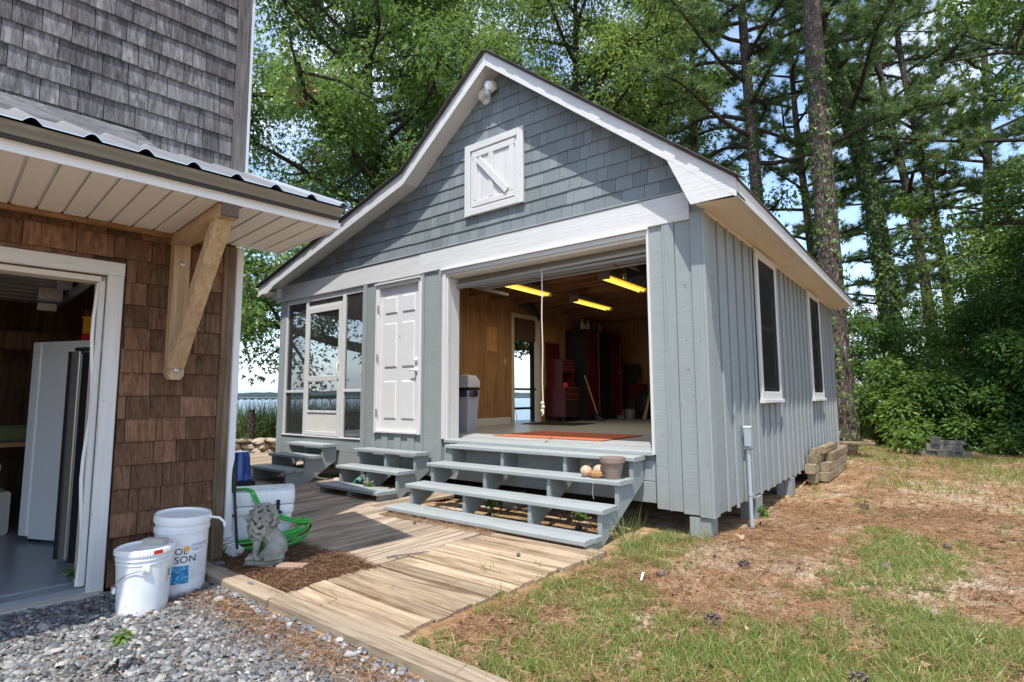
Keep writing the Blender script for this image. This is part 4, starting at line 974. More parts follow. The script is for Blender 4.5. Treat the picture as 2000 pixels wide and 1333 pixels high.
patch(B1, 'sticker_print', BC, .1435, CA + 1.0, CA + 1.13, BC[2] + .20, BC[2] + .24, plain('green print', (0.1, .3, .25), .5), out=.002)
for a in (CA + .05, CA - 1.35):
    e = Vector((math.cos(a), math.sin(a), 0)); f_ = Vector((-math.sin(a), math.cos(a), 0))
    part('bail_ear', G().obox(Vector(BC) + e * .152 + UZ * (.272 if a > CA - 1 else .15), (e, f_, UZ), (.008, .018, .018), .005), M['plastic'], B1)
p0 = Vector(BC) + Vector((math.cos(CA + .05), math.sin(CA + .05), 0)) * .165 + UZ * .272; p1 = Vector(BC) + Vector((math.cos(CA - 1.35), math.sin(CA - 1.35), 0)) * .162 + UZ * .15
part('bail', G().tube([Vector(BC) + (p0.lerp(p1, k / 8) - Vector(BC)) * 1.0 + (p0.lerp(p1, k / 8) - Vector(BC)).normalized() * .05 * math.sin(k / 8 * math.pi) * 1.05 - UZ * .01 * math.sin(k / 8 * math.pi) for k in range(9)], .0024, 6), M['steel'], B1)
g = G().obox((BC[0] - .02, BC[1] + .06, BC[2] + .385), (Vector((.8, .6, 0)), Vector((-.6, .8, 0)), UZ), (.065, .03, .022), .004)
tag(part('scrap_block', g, M['concrete']), 'small grey scrap block lying on the lid of the short bucket', 'block')
# rear pail, taller, lid ajar
B2C = (-2.43, -3.35, .03); B2 = thing('bucket', 'tall white chlorinating tablets bucket with blue label and loose lid beside the brown shingles', 'bucket', B2C, 'white buckets by the garage door')
part('pail', G().lathe(B2C, [(0, .004), (.140, .004), (.144, 0), (.145, .012), (.156, .40), (.163, .402), (.164, .43), (.157, .434), (.157, .47), (0, .465)], 40), M['pail'], B2)
tl = Matrix.Rotation(math.radians(4), 3, 'Y') @ Matrix.Rotation(math.radians(-2), 3, 'X')
part('lid', G().lathe((B2C[0], B2C[1], B2C[2] + .46), [(.158, 0), (.168, .002), (.170, .035), (.164, .052), (.150, .052), (.146, .04), (0, .04)], 40, tilt=tl), M['plastic'], B2)
part('lid_tab', G().tube([(B2C[0] + .12, B2C[1] + .12, B2C[2] + .48), (B2C[0] + .16, B2C[1] + .165, B2C[2] + .47), (B2C[0] + .175, B2C[1] + .19, B2C[2] + .44), (B2C[0] + .178, B2C[1] + .195, B2C[2] + .41)], .008, 6), M['plastic'], B2)
CA = math.atan2(CAM.y - B2C[1], CAM.x - B2C[0])
R2 = .149
patch(B2, 'label_pool', B2C, .1500, CA - .45, CA + .33, B2C[2] + .09, B2C[2] + .20, M['print_pool'], out=.0015)
text_on(B2, 'lettering', "OL", .058, B2C, .1532, CA - .24, B2C[2] + .272, M['print_black'])
text_on(B2, 'lettering', "SON", .062, B2C, .1525, CA - .24, B2C[2] + .218, M['print_black'])
text_on(B2, 'lettering', "CHLORINATING", .026, B2C, .1530, CA + .37, B2C[2] + .312, M['print_blue'], squeeze=.62)
text_on(B2, 'lettering', "TABLETS", .026, B2C, .1525, CA + .37, B2C[2] + .286, M['print_blue'], squeeze=.8)
for k in range(12): patch(B2, 'small_print', B2C, .1485 + .003 * (.25 - k * .015) / .25, CA + .37, CA + .37 + rnd.uniform(.45, .75), B2C[2] + .262 - k * .0135, B2C[2] + .2645 - k * .0135, M['print_grey'], 5, .0015)
sx = G(); sa = CA + .20; sc_ = Vector((B2C[0] + .1555 * math.cos(sa), B2C[1] + .1555 * math.sin(sa), B2C[2] + .305)); sd_ = Vector((-math.sin(sa), math.cos(sa), 0))
ring = [sc_ + (sd_ * math.cos(k * math.pi / 12) + UZ * math.sin(k * math.pi / 12)) * (.022 if k % 2 else .013) for k in range(24)]
sx.add(ring, [tuple(range(24))]); part('sun_emblem', sx, M['print_gold'], B2)

# ------------------------------------------------------------------ cast stone lion on a brick
LC = Vector((-2.27, -2.835, .135)); LF = Vector((-.62, -.78, 0)).normalized(); LSd = Vector((-LF.y, LF.x, 0))   # facing, its own left
LK = .86
def LP(f, s, z): return LC + (LF * f + LSd * s + UZ * z) * LK
LI = thing('lion_statue', 'small seated grey stone lion statue beside the white cooler', 'statue', LC)
part('plinth', G().prism([(-.13, -.075), (-.10, -.09), (.13, -.09), (.165, -.06), (.165, .06), (.13, .09), (-.10, .09), (-.13, .075)], lambda a, b: LP(a, b, 0), lambda a, b: LP(a * .97, b * .97, .032)), M['lion'], LI)
g = G()
def ell(f, s, z, rf, rs, rz):
    q = G().ball((0, 0, 0), 1, 14, 10)
    g.add([LP(f + v[0] * rf, s + v[1] * rs, z + v[2] * rz) for v in q.v], q.f)
def limb(pts, rad):
    q = G().tube([LP(*p) for p in pts], [r_ * LK for r_ in (rad if isinstance(rad, list) else [rad] * len(pts))], 10); g.add(q.v, q.f)
limb([(-.085, 0, .06), (-.075, 0, .12), (-.03, 0, .20), (.025, 0, .27), (.05, 0, .31)], [.078, .085, .08, .075, .06])
for sd in (-1, 1):
    ell(-.055, .07 * sd, .095, .078, .042, .075)                       # haunch
    limb([(-.03, .085 * sd, .10), (.02, .088 * sd, .07), (.03, .085 * sd, .045)], [.045, .036, .026])
    ell(.045, .082 * sd, .045, .045, .024, .02)                        # hind paw
    limb([(.055, .05 * sd, .24), (.075, .052 * sd, .16), (.082, .05 * sd, .09), (.088, .05 * sd, .05)], [.042, .033, .027, .03])
    ell(.115, .05 * sd, .046, .04, .028, .02)                          # fore paw
    for tt in (-1, 0, 1): ell(.145, (.05 + .016 * tt * sd) * sd, .043, .016, .009, .014)
    ell(.085, .058 * sd, .432, .014, .02, .024)                        # ear
limb([(-.13, .03, .05), (-.13, .09, .05), (-.07, .12, .045), (.0, .125, .045)], [.016, .015, .014, .02])
ell(.03, 0, .345, .080, .078, .105); ell(.045, 0, .25, .068, .066, .07); ell(.095, 0, .386, .056, .054, .058)                                   # head
ell(.145, 0, .364, .044, .040, .030); ell(.138, 0, .333, .036, .032, .018); ell(.180, 0, .380, .012, .016, .010); ell(.130, 0, .412, .030, .018, .016)   # muzzle, chin, nose
for sd in (-1, 1): ell(.126, .031 * sd, .410, .016, .016, .010); ell(.160, .021 * sd, .357, .026, .017, .017)
lr = random.Random(4)
def curl(f, s_, z, q, ph):                                            # a lock that rolls up into a volute at its end
    c0 = Vector((f, s_, z)); out = Vector((f - .03, s_, (z - .34) * .6)).normalized(); dn = (Vector((0, 0, -1)) - out * out.dot(Vector((0, 0, -1)))).normalized(); sd2 = out.cross(dn).normalized()
    pts = []
    for i in range(9):
        u = i / 8; th_ = u * 4.4; rr2 = q * (1.25 - .95 * u)
        pts.append(c0 + dn * (q * .9 * u - q * 1.5 * (1 - u) ** 2 + rr2 * .55 * math.sin(th_)) + sd2 * ph * rr2 * .8 * math.cos(th_) + out * q * (.25 + .45 * math.sin(u * 2.6)))
    limb([tuple(p) for p in pts], [q * (.50 + .36 * math.sin(.4 + i / 8 * 2.4)) for i in range(9)])
for ring_, (zc, rr_, n_, qq) in enumerate(((.455, .028, 5, .018), (.435, .058, 9, .020), (.40, .080, 12, .021), (.36, .092, 13, .022), (.318, .096, 13, .023), (.275, .092, 12, .023), (.235, .080, 10, .022), (.20, .062, 6, .020))):
    for k in range(n_):
        a = (k + .5 * (ring_ % 2)) * 2 * math.pi / n_ + lr.uniform(-.08, .08)
        f = .036 + rr_ * math.cos(a) * .92 + (.014 if zc < .3 else 0); s_ = rr_ * math.sin(a)
        if math.cos(a) > .55 and .335 < zc < .43: continue
        curl(f, s_, zc + lr.uniform(-.006, .006), qq * lr.uniform(.9, 1.1), 1 if k % 2 else -1)
tmp = bpy.data.objects.new('tmp', mesh_of('tmp', g, M['lion'])); COL.objects.link(tmp)
md = tmp.modifiers.new('r', 'REMESH'); md.mode = 'VOXEL'; md.voxel_size = .0040; md.use_smooth_shade = True
dg = bpy.context.evaluated_depsgraph_get(); me = bpy.data.meshes.new_from_object(tmp.evaluated_get(dg)); bpy.data.objects.remove(tmp)
for v in me.vertices: v.co -= LC
me.name = 'body'; me.shade_smooth(); me.materials.clear(); me.materials.append(M['lion'])
o = bpy.data.objects.new('body', me); COL.objects.link(o); o.parent = LI
g = G().obox(LC + LF * .03 - LSd * -.03 - UZ * .022, ((.86, .5, 0), (-.5, .86, 0), UZ), (.11, .052, .022), .006)
bo = part('brick', g, M['brick']); bo.location = (0, 0, 0); tag(bo, 'single old brick under the stone lion statue', 'brick')
g = G().obox((-2.035, -2.775, .115), ((.86, .5, 0), (-.5, .86, 0), UZ), (.10, .048, .026), .006)
tag(part('brick', g, M['brick']), 'loose old brick in the pine straw just right of the lion plinth', 'brick')

# ------------------------------------------------------------------ cooler with coiled hose
CR = Vector((-2.64, -2.43, .10)); CD = Vector((-.49, -.87, 0)).normalized(); CB = Vector((-.87, .49, 0)).normalized()    # front edge leftwards, depth away from the camera
def CP(a, b, z): return CR + CD * a + CB * b + UZ * z
def rbox(a0, a1, b0, b1, z0, z1, r, taper=0.0):
    g = G(); n = 4; ring = []
    for (ca, cb, st) in ((a1 - r, b1 - r, 0), (a0 + r, b1 - r, 1), (a0 + r, b0 + r, 2), (a1 - r, b0 + r, 3)):
        for k in range(n + 1):
            an = (st + k / n) * math.pi / 2; ring.append((ca + r * math.cos(an), cb + r * math.sin(an)))
    ma, mb = (a0 + a1) / 2, (b0 + b1) / 2; rows = []
    for z, s in ((z0, 1 - taper - .012), (z0 + .012, 1 - taper), (z1 - .014, 1.0), (z1 - .004, .99), (z1, .965)):
        rows.append([CP(ma + (a - ma) * s, mb + (b - mb) * s, z) for a, b in ring])
    m = len(ring)
    g.add([v for r_ in rows for v in r_], [(i * m + k, i * m + (k + 1) % m, (i + 1) * m + (k + 1) % m, (i + 1) * m + k) for i in range(4) for k in range(m)] + [tuple(range(m)), tuple(range(4 * m, 5 * m))])
    g.sm = True
    return g
CO = thing('cooler', 'big white chest cooler with black rubber latches standing on the deck', 'cooler', CP(.3, .2, 0))
part('body', rbox(.0, .60, .0, .36, 0, .335, .04, .05), M['pail'], CO)
part('rim', rbox(-.012, .612, -.012, .372, .27, .338, .04), M['plastic'], CO)
part('lid', rbox(-.018, .618, -.018, .378, .345, .45, .045), M['plastic'], CO)
for a in (.11, .46):
    L_ = part('latch', G().obox(CP(a, -.026, .335), (CD, CB, UZ), (.014, .007, .045), .004), M['rubber'], CO)
    part('catch', G().obox(CP(a, -.036, .283), (CD, CB, UZ), (.032, .012, .010), .004), M['rubber'], L_)
g = G()
for (a, w) in ((.15, .03), (.2, .02), (.25, .04), (.32, .05), (.40, .03)): g.obox(CP(a, .10 + rnd.uniform(-.01, .01), .4508), (CD, CB, UZ), (w * .5, .006, .0006))
part('marker_scribble', g, M['print_grey'], CO)
HS = thing('garden_hose', 'green garden hose coiled over the cooler and onto the deck', 'hose', CP(-.1, -.05, .05))
hr = random.Random(12)
def hose(pts, name, mat, r=.0072):
    out = []
    P_ = [Vector(p) for p in pts]
    for i in range(len(P_) - 1):
        a, b, c_, d = P_[max(i - 1, 0)], P_[i], P_[i + 1], P_[min(i + 2, len(P_) - 1)]
        for k in range(8):
            t_ = k / 8; out.append(.5 * ((2 * b) + (c_ - a) * t_ + (2 * a - 5 * b + 4 * c_ - d) * t_ * t_ + (3 * b - a - 3 * c_ + d) * t_ ** 3))
    out.append(P_[-1]); part(name, G().tube(out, r, 7), mat, HS)
for k in range(7):
    u = hr.uniform; dz = k * .012
    lo_ = [CP(.60 - u(0, .04), -.07 - u(0, .05), .02 + dz), CP(.30, -.10 - u(0, .05), .018 + dz), CP(.02, -.09 - u(0, .05), .03 + dz * 1.4), CP(-.10 - u(0, .03), -.03 + u(-.02, .03), .07 + dz * 1.2), CP(-.135 + u(-.02, .03), .05 + u(-.03, .03), .12 + dz * .9), CP(-.09 + u(-.02, .02), .07 + u(-.02, .03), .15 + dz * .7), CP(-.035, .03 + u(-.01, .02), .13 + dz * .6), CP(-.02 + u(-.01, .01), -.06 - u(0, .04), .08 + dz), CP(.25, -.11 - u(0, .03), .045 + dz), CP(.58 - u(0, .06), -.08 - u(0, .04), .03 + dz)]
    hose(lo_, 'hose_loop', M['green_hose'] if k != 3 else M['red_hose'])
hose([CP(.60, .12, .466), CP(.45, .08, .467), CP(.33, .0, .462), CP(.27, -.045, .37), CP(.2, -.06, .30), CP(.1, -.065, .245), CP(-.05, -.06, .195), CP(-.12, .0, .18), CP(-.145, .05, .165)], 'hose_strand', M['green_hose'], .0095)
hose([CP(.60, .135, .467), CP(.44, .1, .468), CP(.31, .01, .463), CP(.25, -.045, .37), CP(.18, -.058, .31), CP(.08, -.06, .258), CP(-.05, -.05, .21), CP(-.125, .01, .195)], 'hose_strand', M['green_hose'], .0095)
# black pole leaning by the downspout
g = G().tube([H(.075, .085, .13), H(.06, .02, .55), H(.05, -.03, .93)], .011, 8)
ST = thing('shovel', 'black long handled tool leaning on the corner of the shingled house', 'tool', H(.07, .07, .13)); part('handle', g, M['black'], ST)
part('grip', G().tube([H(.0595, .01, .58), H(.053, -.018, .82)], .017, 10), M['rubber'], ST)
# white drum and upturned blue pot behind the house corner
WB = thing('drum', 'tall white plastic drum behind the corner of the shingled house', 'drum', (-5.92, -1.66, .118))
part('body', G().lathe((-5.92, -1.66, .118), [(0, 0), (.25, 0), (.255, .02), (.255, .30), (.248, .31), (.255, .32), (.255, .60), (.24, .64), (.0, .65)], 28), M['plastic'], WB)
cr_ = thing('crate', 'low black crate with clear tray under the glazed blue pot', 'crate', (-5.45, -1.50, .118))
part('body', G().box(-5.62, -5.30, -1.65, -1.36, .118, .27, .012), M['black'], cr_)
part('tray', G().prism([(0, 0), (.30, 0), (.30, .02), (.02, .10)], lambda a, b: (-5.56 + a, -1.70, .12 + b), lambda a, b: (-5.56 + a, -1.665, .12 + b)), M['clear'], cr_)
bp = G().lathe((-5.46, -1.51, .272), [(0, 0), (.172, 0), (.176, .02), (.160, .045), (.148, .10), (.135, .28), (.13, .34), (.118, .36), (.0, .365)], 30)
tag(part('flower_pot', bp, M['blue']), 'glossy cobalt blue pot upturned on a black crate', 'pot')
# bits under the middle steps
tag(part('garden_float', G().ball((-4.83, -.16, .16), (.10, .085, .07), 14, 10), plain('faded green plastic', (0.08, .27, .19), .4, var=.2)), 'faded green float lying between the left and middle steps', 'float')
tag(part('shell', G().ball((-5.06, -.16, .165), (.085, .06, .07), 10, 8), M['gourd']), 'pale shell lying left of the green float', 'shell')
tag(part('field_stone', G().ball((-5.22, -.22, .13), (.07, .06, .05), 8, 6), M['stone']), 'small stone lying beside the left steps', 'stone')

# ------------------------------------------------------------------ flower pot, gourds, broken brick on the second tread
TZ = .571
FP = thing('flower_pot', 'dusty brown clay flower pot on the second garage step', 'pot', (-.735, -.46, TZ))
part('pot', G().lathe((-.735, -.46, TZ), [(0, 0), (.068, 0), (.070, .004), (.098, .145), (.112, .146), (.116, .19), (.105, .191), (.096, .15), (.07, .03), (0, .03)], 28), M['pot'], FP)
part('soil', G().lathe((-.735, -.46, TZ + .14), [(0, .004), (.094, 0)], 20), plain('dry soil', (.1, .07, .045), .95, var=.3), FP)
gd_ = thing('gourd', 'round tan gourd nearest the left end of the second step', 'gourd', (-.985, -.50, TZ))
part('fruit', G().ball((-.985, -.50, TZ + .052), (.055, .055, .052), 16, 12), M['gourd'], gd_); part('stalk', G().tube([(-.975, -.50, TZ + .10), (-.95, -.50, TZ + .118), (-.94, -.495, TZ + .112)], [.006, .004, .003], 6), M['endgrain'], gd_)
gd_ = thing('gourd', 'pale gourd behind the broken brick beside the clay pot', 'gourd', (-.89, -.43, TZ))
part('fruit', G().ball((-.885, -.435, TZ + .056), (.06, .055, .054), 16, 12), M['gourd'], gd_)
bb_ = G().ball((-.87, -.525, TZ + .036), (.072, .045, .04), 7, 5); bb_.sm = False
bb_.v = [(x, y, z + .012 * mnoise.noise((x * 40, y * 40, z * 40))) for x, y, z in bb_.v]
tag(part('brick', bb_, M['broken']), 'broken chunk of brick between the gourds and the clay pot', 'brick')
part_s = G().tube([(-.86, -.60, TZ - .002), (-.855, -.606, TZ - .06), (-.865, -.604, TZ - .12), (-.85, -.606, TZ - .17)], .0014, 4)
tag(part('string', part_s, M['rope']), 'thin string hanging from the second step below the gourds', 'string')

# ------------------------------------------------------------------ conduit on the side wall, timber stacks, blocks
CN = thing('conduit', 'grey painted conduit standing beside the right side wall', 'conduit', (.07, .93, .07))
part('pipe', G().tube([(.065, .93, .0), (.065, .93, .80)], .019, 12), M['pipe'], CN)
part('box', G().box(.035, .098, .895, .96, .80, .985, .006), M['pipe'], CN); part('cap', G().box(.033, .101, .892, .963, .985, 1.0, .004), M['plastic'], CN)
for z in (.735, .31): part('coupling', G().tube([(.065, .93, z), (.065, .93, z + .03)], .024, 12), M['pipe'], CN)
part('clamp', G().box(.027, .10, .90, .96, .765, .785, .003), M['steel'], CN)
tms = [(.05, .165, 3.95, 5.7, .07, .20), (.17, .285, 4.2, 6.1, .07, .195), (.04, .165, 3.85, 5.5, .205, .335), (.172, .285, 4.3, 6.2, .20, .33), (.06, .175, 4.0, 5.4, .34, .455), (.18, .29, 4.6, 6.3, .335, .45), (.07, .13, 4.15, 4.5, .46, .53), (.13, .24, 4.3, 5.5, .46, .55)]
tl_ = ['squared timber lying at the wall side in the bottom row of the stack', 'squared timber at the lawn side of the bottom row of the stack', 'squared timber at the wall side in the second row of the stack', 'squared timber on the lawn side in the second row of the stack', 'thick block ended timber in the third row nearest the wall', 'long timber in the third row of the stack on its lawn side', 'smallest timber offcut on top of the stack', 'topmost timber of the stack beside the right wall']
for k, (a, b, c_, d, e, f_) in enumerate(tms):
    o = thing('stacked_timber', tl_[k], 'timber', ((a + b) / 2, (c_ + d) / 2, e), 'timbers stacked against the right wall'); part('timber', G().box(a, b, c_, d, e, f_, .008), M['old_timber'], o)
for k, (z0, z1, x0, x1, y0, y1, lab) in enumerate(((.09, .16, -.1, .30, 7.9, 8.1, 'lowest old board in the pile past the cottage rear corner'), (.165, .235, -.15, .24, 7.85, 8.05, 'second old board in the pile past the rear corner'), (.24, .34, -.15, .26, 7.8, 8.0, 'thick mossy board near the top of the pile past the rear corner'), (.345, .39, -.3, .55, 7.75, 8.1, 'top overhanging plank of the pile past the rear corner'))):
    o = thing('old_board', lab, 'board', ((x0 + x1) / 2, (y0 + y1) / 2, z0), 'boards piled past the rear corner'); part('board', G().box(x0, x1, y0, y1, z0, z1, .006), M['old_timber'], o)
cb = [(1.36, 8.75, .1, .09, 0), (1.64, 8.66, -.06, .085, 0), (1.88, 8.78, .16, .09, 0), (1.47, 8.72, .02, .225, 0), (1.76, 8.72, -.12, .222, 0), (1.50, 8.74, 1.5, .362, 0), (1.74, 8.74, .05, .36, 1)]
cl_ = ['grey block at the left end of the bottom row near the shrubs', 'grey block in the middle of the bottom row near the shrubs', 'grey block at the right end of the bottom row near the shrubs', 'grey block on the left of the second row near the shrubs', 'mossy block on the right of the second row near the shrubs', 'pale block standing on top at the left of the block pile', 'flat dark slab on top at the right of the block pile']
for k, (x, y, a, z, slab) in enumerate(cb):
    o = thing('cinder_block', cl_[k], 'block', (x, y, z), 'cinder blocks piled by the shrubs')
    ax = Vector((math.cos(a), math.sin(a), 0)); ay = Vector((-math.sin(a), math.cos(a), 0)); g = G()
    if slab: g.obox((x, y, z + .035), (ax, ay, UZ), (.19, .08, .035), .008)
    else:
        for q in (-.12, 0, .12): g.obox(Vector((x, y, z + .066)) + ax * q, (ax, ay, UZ), (.015, .07, .066))
        for q in (-.058, .058): g.obox(Vector((x, y, z + .066)) + ay * q, (ax, ay, UZ), (.136, .013, .0662), .004)
    part('block', g, M['block'], o)
# flood light under the ridge
FL = thing('flood_light', 'white twin security light under the gable peak', 'lamp', (-2.52, -.03, 5.03))
part('back_plate', G().lathe((-2.60, -.02, 5.0), [(0, 0), (.07, 0), (.062, .02), (0, .024)], 16, tilt=Matrix.Rotation(math.pi / 2, 3, 'X')), M['plastic'], FL)
part('arm', G().beam((-2.66, -.07, 5.03), (-2.40, -.10, 5.08), .07, .11, UZ, .02), plain('ivory plastic', (.7, .68, .58), .4), FL)
hd = part('lamp_head', G().lathe((-2.47, -.12, 5.04), [(0, .09), (.05, .08), (.066, .04), (.062, 0), (.045, -.03)], 18), M['plastic'], FL)
part('bulb', G().ball((-2.485, -.13, 4.985), (.042, .042, .06), 12, 8), M['clear'], hd)

# ------------------------------------------------------------------ inside the workshop
def fixture(x, y0, y1, z, label):
    o = thing('tube_light', label, 'lamp', (x, y0, z), 'tube lights in the workshop')
    part('housing', G().box(x - .09, x + .09, y0, y1, z + .015, z + .085, .012), M['gutter'], o)
    part('reflector', G().prism([(-.085, .014), (-.065, -.002), (.065, -.002), (.085, .014)], lambda a, b: (x + a, y0 + .03, z + b), lambda a, b: (x + a, y1 - .03, z + b)), M['yellow_fix'], o)
    for q in (-.038, .038): part('tube', G().tube([(x + q, y0 + .035, z - .014), (x + q, y1 - .035, z - .014)], .012, 8), emis('bright tube %.3f' % (x + q + y0), (1.0, .78, .16), .5), o)
    ld = bpy.data.lights.new('tube_glow', 'AREA'); ld.shape = 'RECTANGLE'; ld.size = .14; ld.size_y = y1 - y0; ld.energy = 5; ld.color = (1.0, .86, .64)
    lo = bpy.data.objects.new('tube_glow', ld); COL.objects.link(lo); lo.parent = o; lo.location = (0, (y1 - y0) / 2, -.03)
    for yy in (y0 - .012, y1): part('end_cap', G().box(x - .088, x + .088, yy, yy + .012, z - .03, z + .07, .004), M['gutter'], o)
fixture(-3.25, 1.0, 2.24, 2.93, 'lit yellow tube light nearest the left wall and the garage door')
fixture(-3.2, 2.98, 4.2, 2.94, 'lit yellow tube light in the middle of the workshop ceiling')
fixture(-1.93, 1.7, 2.92, 2.94, 'lit yellow tube light behind the door opener')
OP = thing('door_opener', 'black garage door opener with dangling wires under the joists', 'opener', (-1.35, 1.75, 2.85))
part('motor', G().box(-1.55, -1.2, 1.6, 1.95, 2.84, 3.02, .02), M['black'], OP); part('lamp', G().lathe((-1.6, 1.72, 2.92), [(0, -.05), (.05, -.04), (.055, .03), (0, .05)], 12), M['steel'], OP)
part('bracket', G().box(-1.15, -.85, 1.7, 1.76, 2.92, 2.96), M['black'], OP); part('rail', G().box(-1.39, -1.33, .2, 1.6, 2.93, 2.97), M['steel'], OP)
for k in range(6): x = -1.5 + k * .09; part('wire', G().tube([(x, 1.62, 2.84), (x + .02, 1.6, 2.78), (x - .01, 1.6, 2.74 - .02 * (k % 3))], .003, 4), M['black'], OP)
g = [(-1.88 + .004 * math.sin(k * .8), .11, 2.75 - k * .092) for k in range(18)]
RP = thing('rope', 'knotted pull rope hanging from the raised garage door', 'rope', (-1.88, .11, 1.15)); part('cord', G().tube(g, .0075, 7), M['rope'], RP)
for k in range(3): part('knot', G().ball((-1.885 + .008 * (k % 2), .108, 1.235 - k * .042), (.021, .021, .022), 8, 6), M['rope'], RP)
part('frayed_end', G().tube([(-1.88, .11, 1.16), (-1.872, .10, 1.12), (-1.89, .105, 1.09)], [.013, .011, .004], 6), M['rope'], RP)
MT = G().box(-3.0, -1.42, .60, 1.68, .8005, .808); mt = thing('floor_mat', 'orange mat on the workshop floor inside the garage door', 'mat', (-2.2, 1.1, .80))
part('mat_half', G().box(-3.0, -2.28, .60, 1.68, .8008, .812, .004), M['orange'], mt); part('mat_half', G().box(-2.275, -1.42, .60, 1.68, .8008, .812, .004), M['orange'], mt)
part('edging', G().box(-3.012, -1.408, .588, 1.692, .8003, .8006), M['black'], mt)
mt = G().box(-4.6, -3.5, 3.35, 4.15, .8005, .815, .004); tag(part('door_mat', mt, M['rubber']), 'black door mat by the side door of the workshop', 'mat')
TCx, TCy = -3.80, .93
TCn = thing('trash_can', 'tall grey swing lid trash can inside the garage door', 'bin', (TCx, TCy, .80))
part('body', G().lathe((TCx, TCy, .80), [(0, 0), (.165, 0), (.17, .01), (.215, .60), (0, .60)], 4, squash=(1, .8), rot=math.pi / 4), plain('grey bin', (.40, .42, .46), .45), TCn)
part('bag', G().lathe((TCx, TCy, 1.40), [(.222, -.09), (.235, -.05), (.226, 0), (.2, .01)], 10, squash=(.86, .72), rot=.3), plain('bin bag', (.03, .033, .05), .25), TCn)
part('rim', G().lathe((TCx, TCy, 1.41), [(0, 0), (.222, 0), (.222, .035), (0, .035)], 4, squash=(1, .8), rot=math.pi / 4), M['black'], TCn)
part('swing_lid', G().lathe((TCx, TCy, 1.446), [(0, 0), (.225, 0), (.225, .09), (.16, .17), (0, .19)], 4, squash=(1, .8), rot=math.pi / 4), plain('pale bin lid', (.5, .52, .55), .4), TCn)
# red tool chest
RC = thing('tool_chest', 'red rolling tool chest with open top box against the left wall', 'tool chest', (-4.58, 4.75, .80))
part('cabinet', G().box(-4.83, -4.34, 4.46, 5.02, .90, 1.50, .01), M['red'], RC)
for k, (z0, z1) in enumerate(((1.50, 1.515), (1.37, 1.375), (1.26, 1.265))): part('drawer_edge', G().box(-4.339, -4.325, 4.48, 5.0, z0 - .02, z0 - .005), M['steel'], RC)
part('open_bay', G().box(-4.339, -4.333, 4.52, 4.98, .94, 1.22), M['black'], RC)
part('top_box', G().box(-4.82, -4.42, 4.50, 4.98, 1.80, 2.08, .008), M['red'], RC)
part('top_box_leg', G().box(-4.82, -4.44, 4.51, 4.56, 1.50, 1.80), M['red'], RC); part('top_box_leg', G().box(-4.82, -4.44, 4.93, 4.98, 1.50, 1.80), M['red'], RC)
for z in (1.86, 1.92, 1.98, 2.04): part('drawer_edge', G().box(-4.419, -4.408, 4.52, 4.96, z, z + .012), M['steel'], RC)
part('open_lid', G().box(-4.84, -4.80, 4.50, 4.98, 2.10, 2.44), M['red'], RC)
for x in (-4.78, -4.42):
    for y in (4.52, 4.96): part('caster', G().lathe((x, y, .85), [(0, -.02), (.048, -.02), (.048, .02), (0, .02)], 12, tilt=Matrix.Rotation(math.pi / 2, 3, 'X')), M['rubber'], RC)
tag(part('tape_roll', G().lathe((-4.36, 4.5, 1.55), [(.02, -.02), (.05, -.02), (.05, .02), (.02, .02)], 14, tilt=Matrix.Rotation(math.pi / 2, 3, 'X')), M['bright_red']), 'bright red tape roll on the red tool chest', 'tape')
for k in range(9):
    y = 4.55 + k * .048; g = G().ball((-4.50 + rnd.uniform(-.08, .08), y, 1.53), (.035, .03, .03), 7, 5)
    tag(part('tool', g, [M['black'], M['steel'], M['print_gold'], M['gutter']][k % 4]), 'small hand tool in the clutter on top of the red tool chest', 'tool', 'tools on the tool chest')
# tall cabinet, black with red doors
KB = thing('storage_cabinet', 'tall black storage cabinet with dark red doors ajar', 'cabinet', (-4.55, 5.95, .80))
part('case', G().box(-4.84, -4.32, 5.28, 6.62, .80, 2.76), M['black'], KB)
d1 = part('cabinet_door', G().box(-4.319, -4.295, 5.30, 5.80, .92, 2.74, .006), M['red'], KB)
d2 = part('cabinet_door', G().obox((-4.10, 6.20, 1.78), (Vector((.8, -.6, 0)), Vector((.6, .8, 0)), UZ), (.27, .012, .88), .004), M['red'], KB)
part('door_trim', G().box(-4.294, -4.288, 5.79, 5.80, .92, 2.74), M['steel'], d1); part('knob', G().ball((-3.92, 6.05, 1.82), .016, 8, 6), M['steel'], d2)
for k in range(8):
    y = 5.45 + k * .13; h_ = rnd.choice((.14, .18, .22, .12)); c_ = rnd.choice((M['pail'], M['paper'], M['print_gold'], M['leaf_gum'] if False else M['gutter'], M['blue']))
    o = thing('bottle', ['white spray bottle at the left end of the cabinet top', 'dark jar second from the left on the cabinet top', 'pale bottle third from the left on the cabinet top', 'tall bottle left of the middle on the cabinet top', 'bottle right of the middle on the cabinet top', 'third bottle from the right on the cabinet top', 'second bottle from the right on the cabinet top', 'bottle at the right end of the cabinet top'][k], 'bottle', (-4.5, y, 2.76), 'bottles on the cabinet')
    part('body', G().lathe((-4.5, y, 2.76), [(0, 0), (.042, 0), (.042, h_ * .65), (.016, h_ * .85), (.016, h_), (0, h_)], 12), c_, o); part('cap', G().lathe((-4.5, y, 2.76 + h_), [(0, 0), (.018, 0), (.018, .025), (0, .025)], 10), M['print_gold'] if k % 2 else M['plastic'], o)
br_ = thing('broom', 'broom leaning on the tall cabinet in the workshop', 'broom', (-3.95, 5.1, .80))
part('handle', G().tube([(-4.2, 5.0, 1.75), (-3.98, 5.12, .95)], .013, 7), M['pine_z'], br_); part('head', G().obox((-3.93, 5.14, .86), (Vector((.6, .3, -.5)).normalized(), Vector((-.4, .9, 0)).normalized(), Vector((.5, .2, .8)).normalized()), (.09, .12, .03), .01), M['black'], br_)
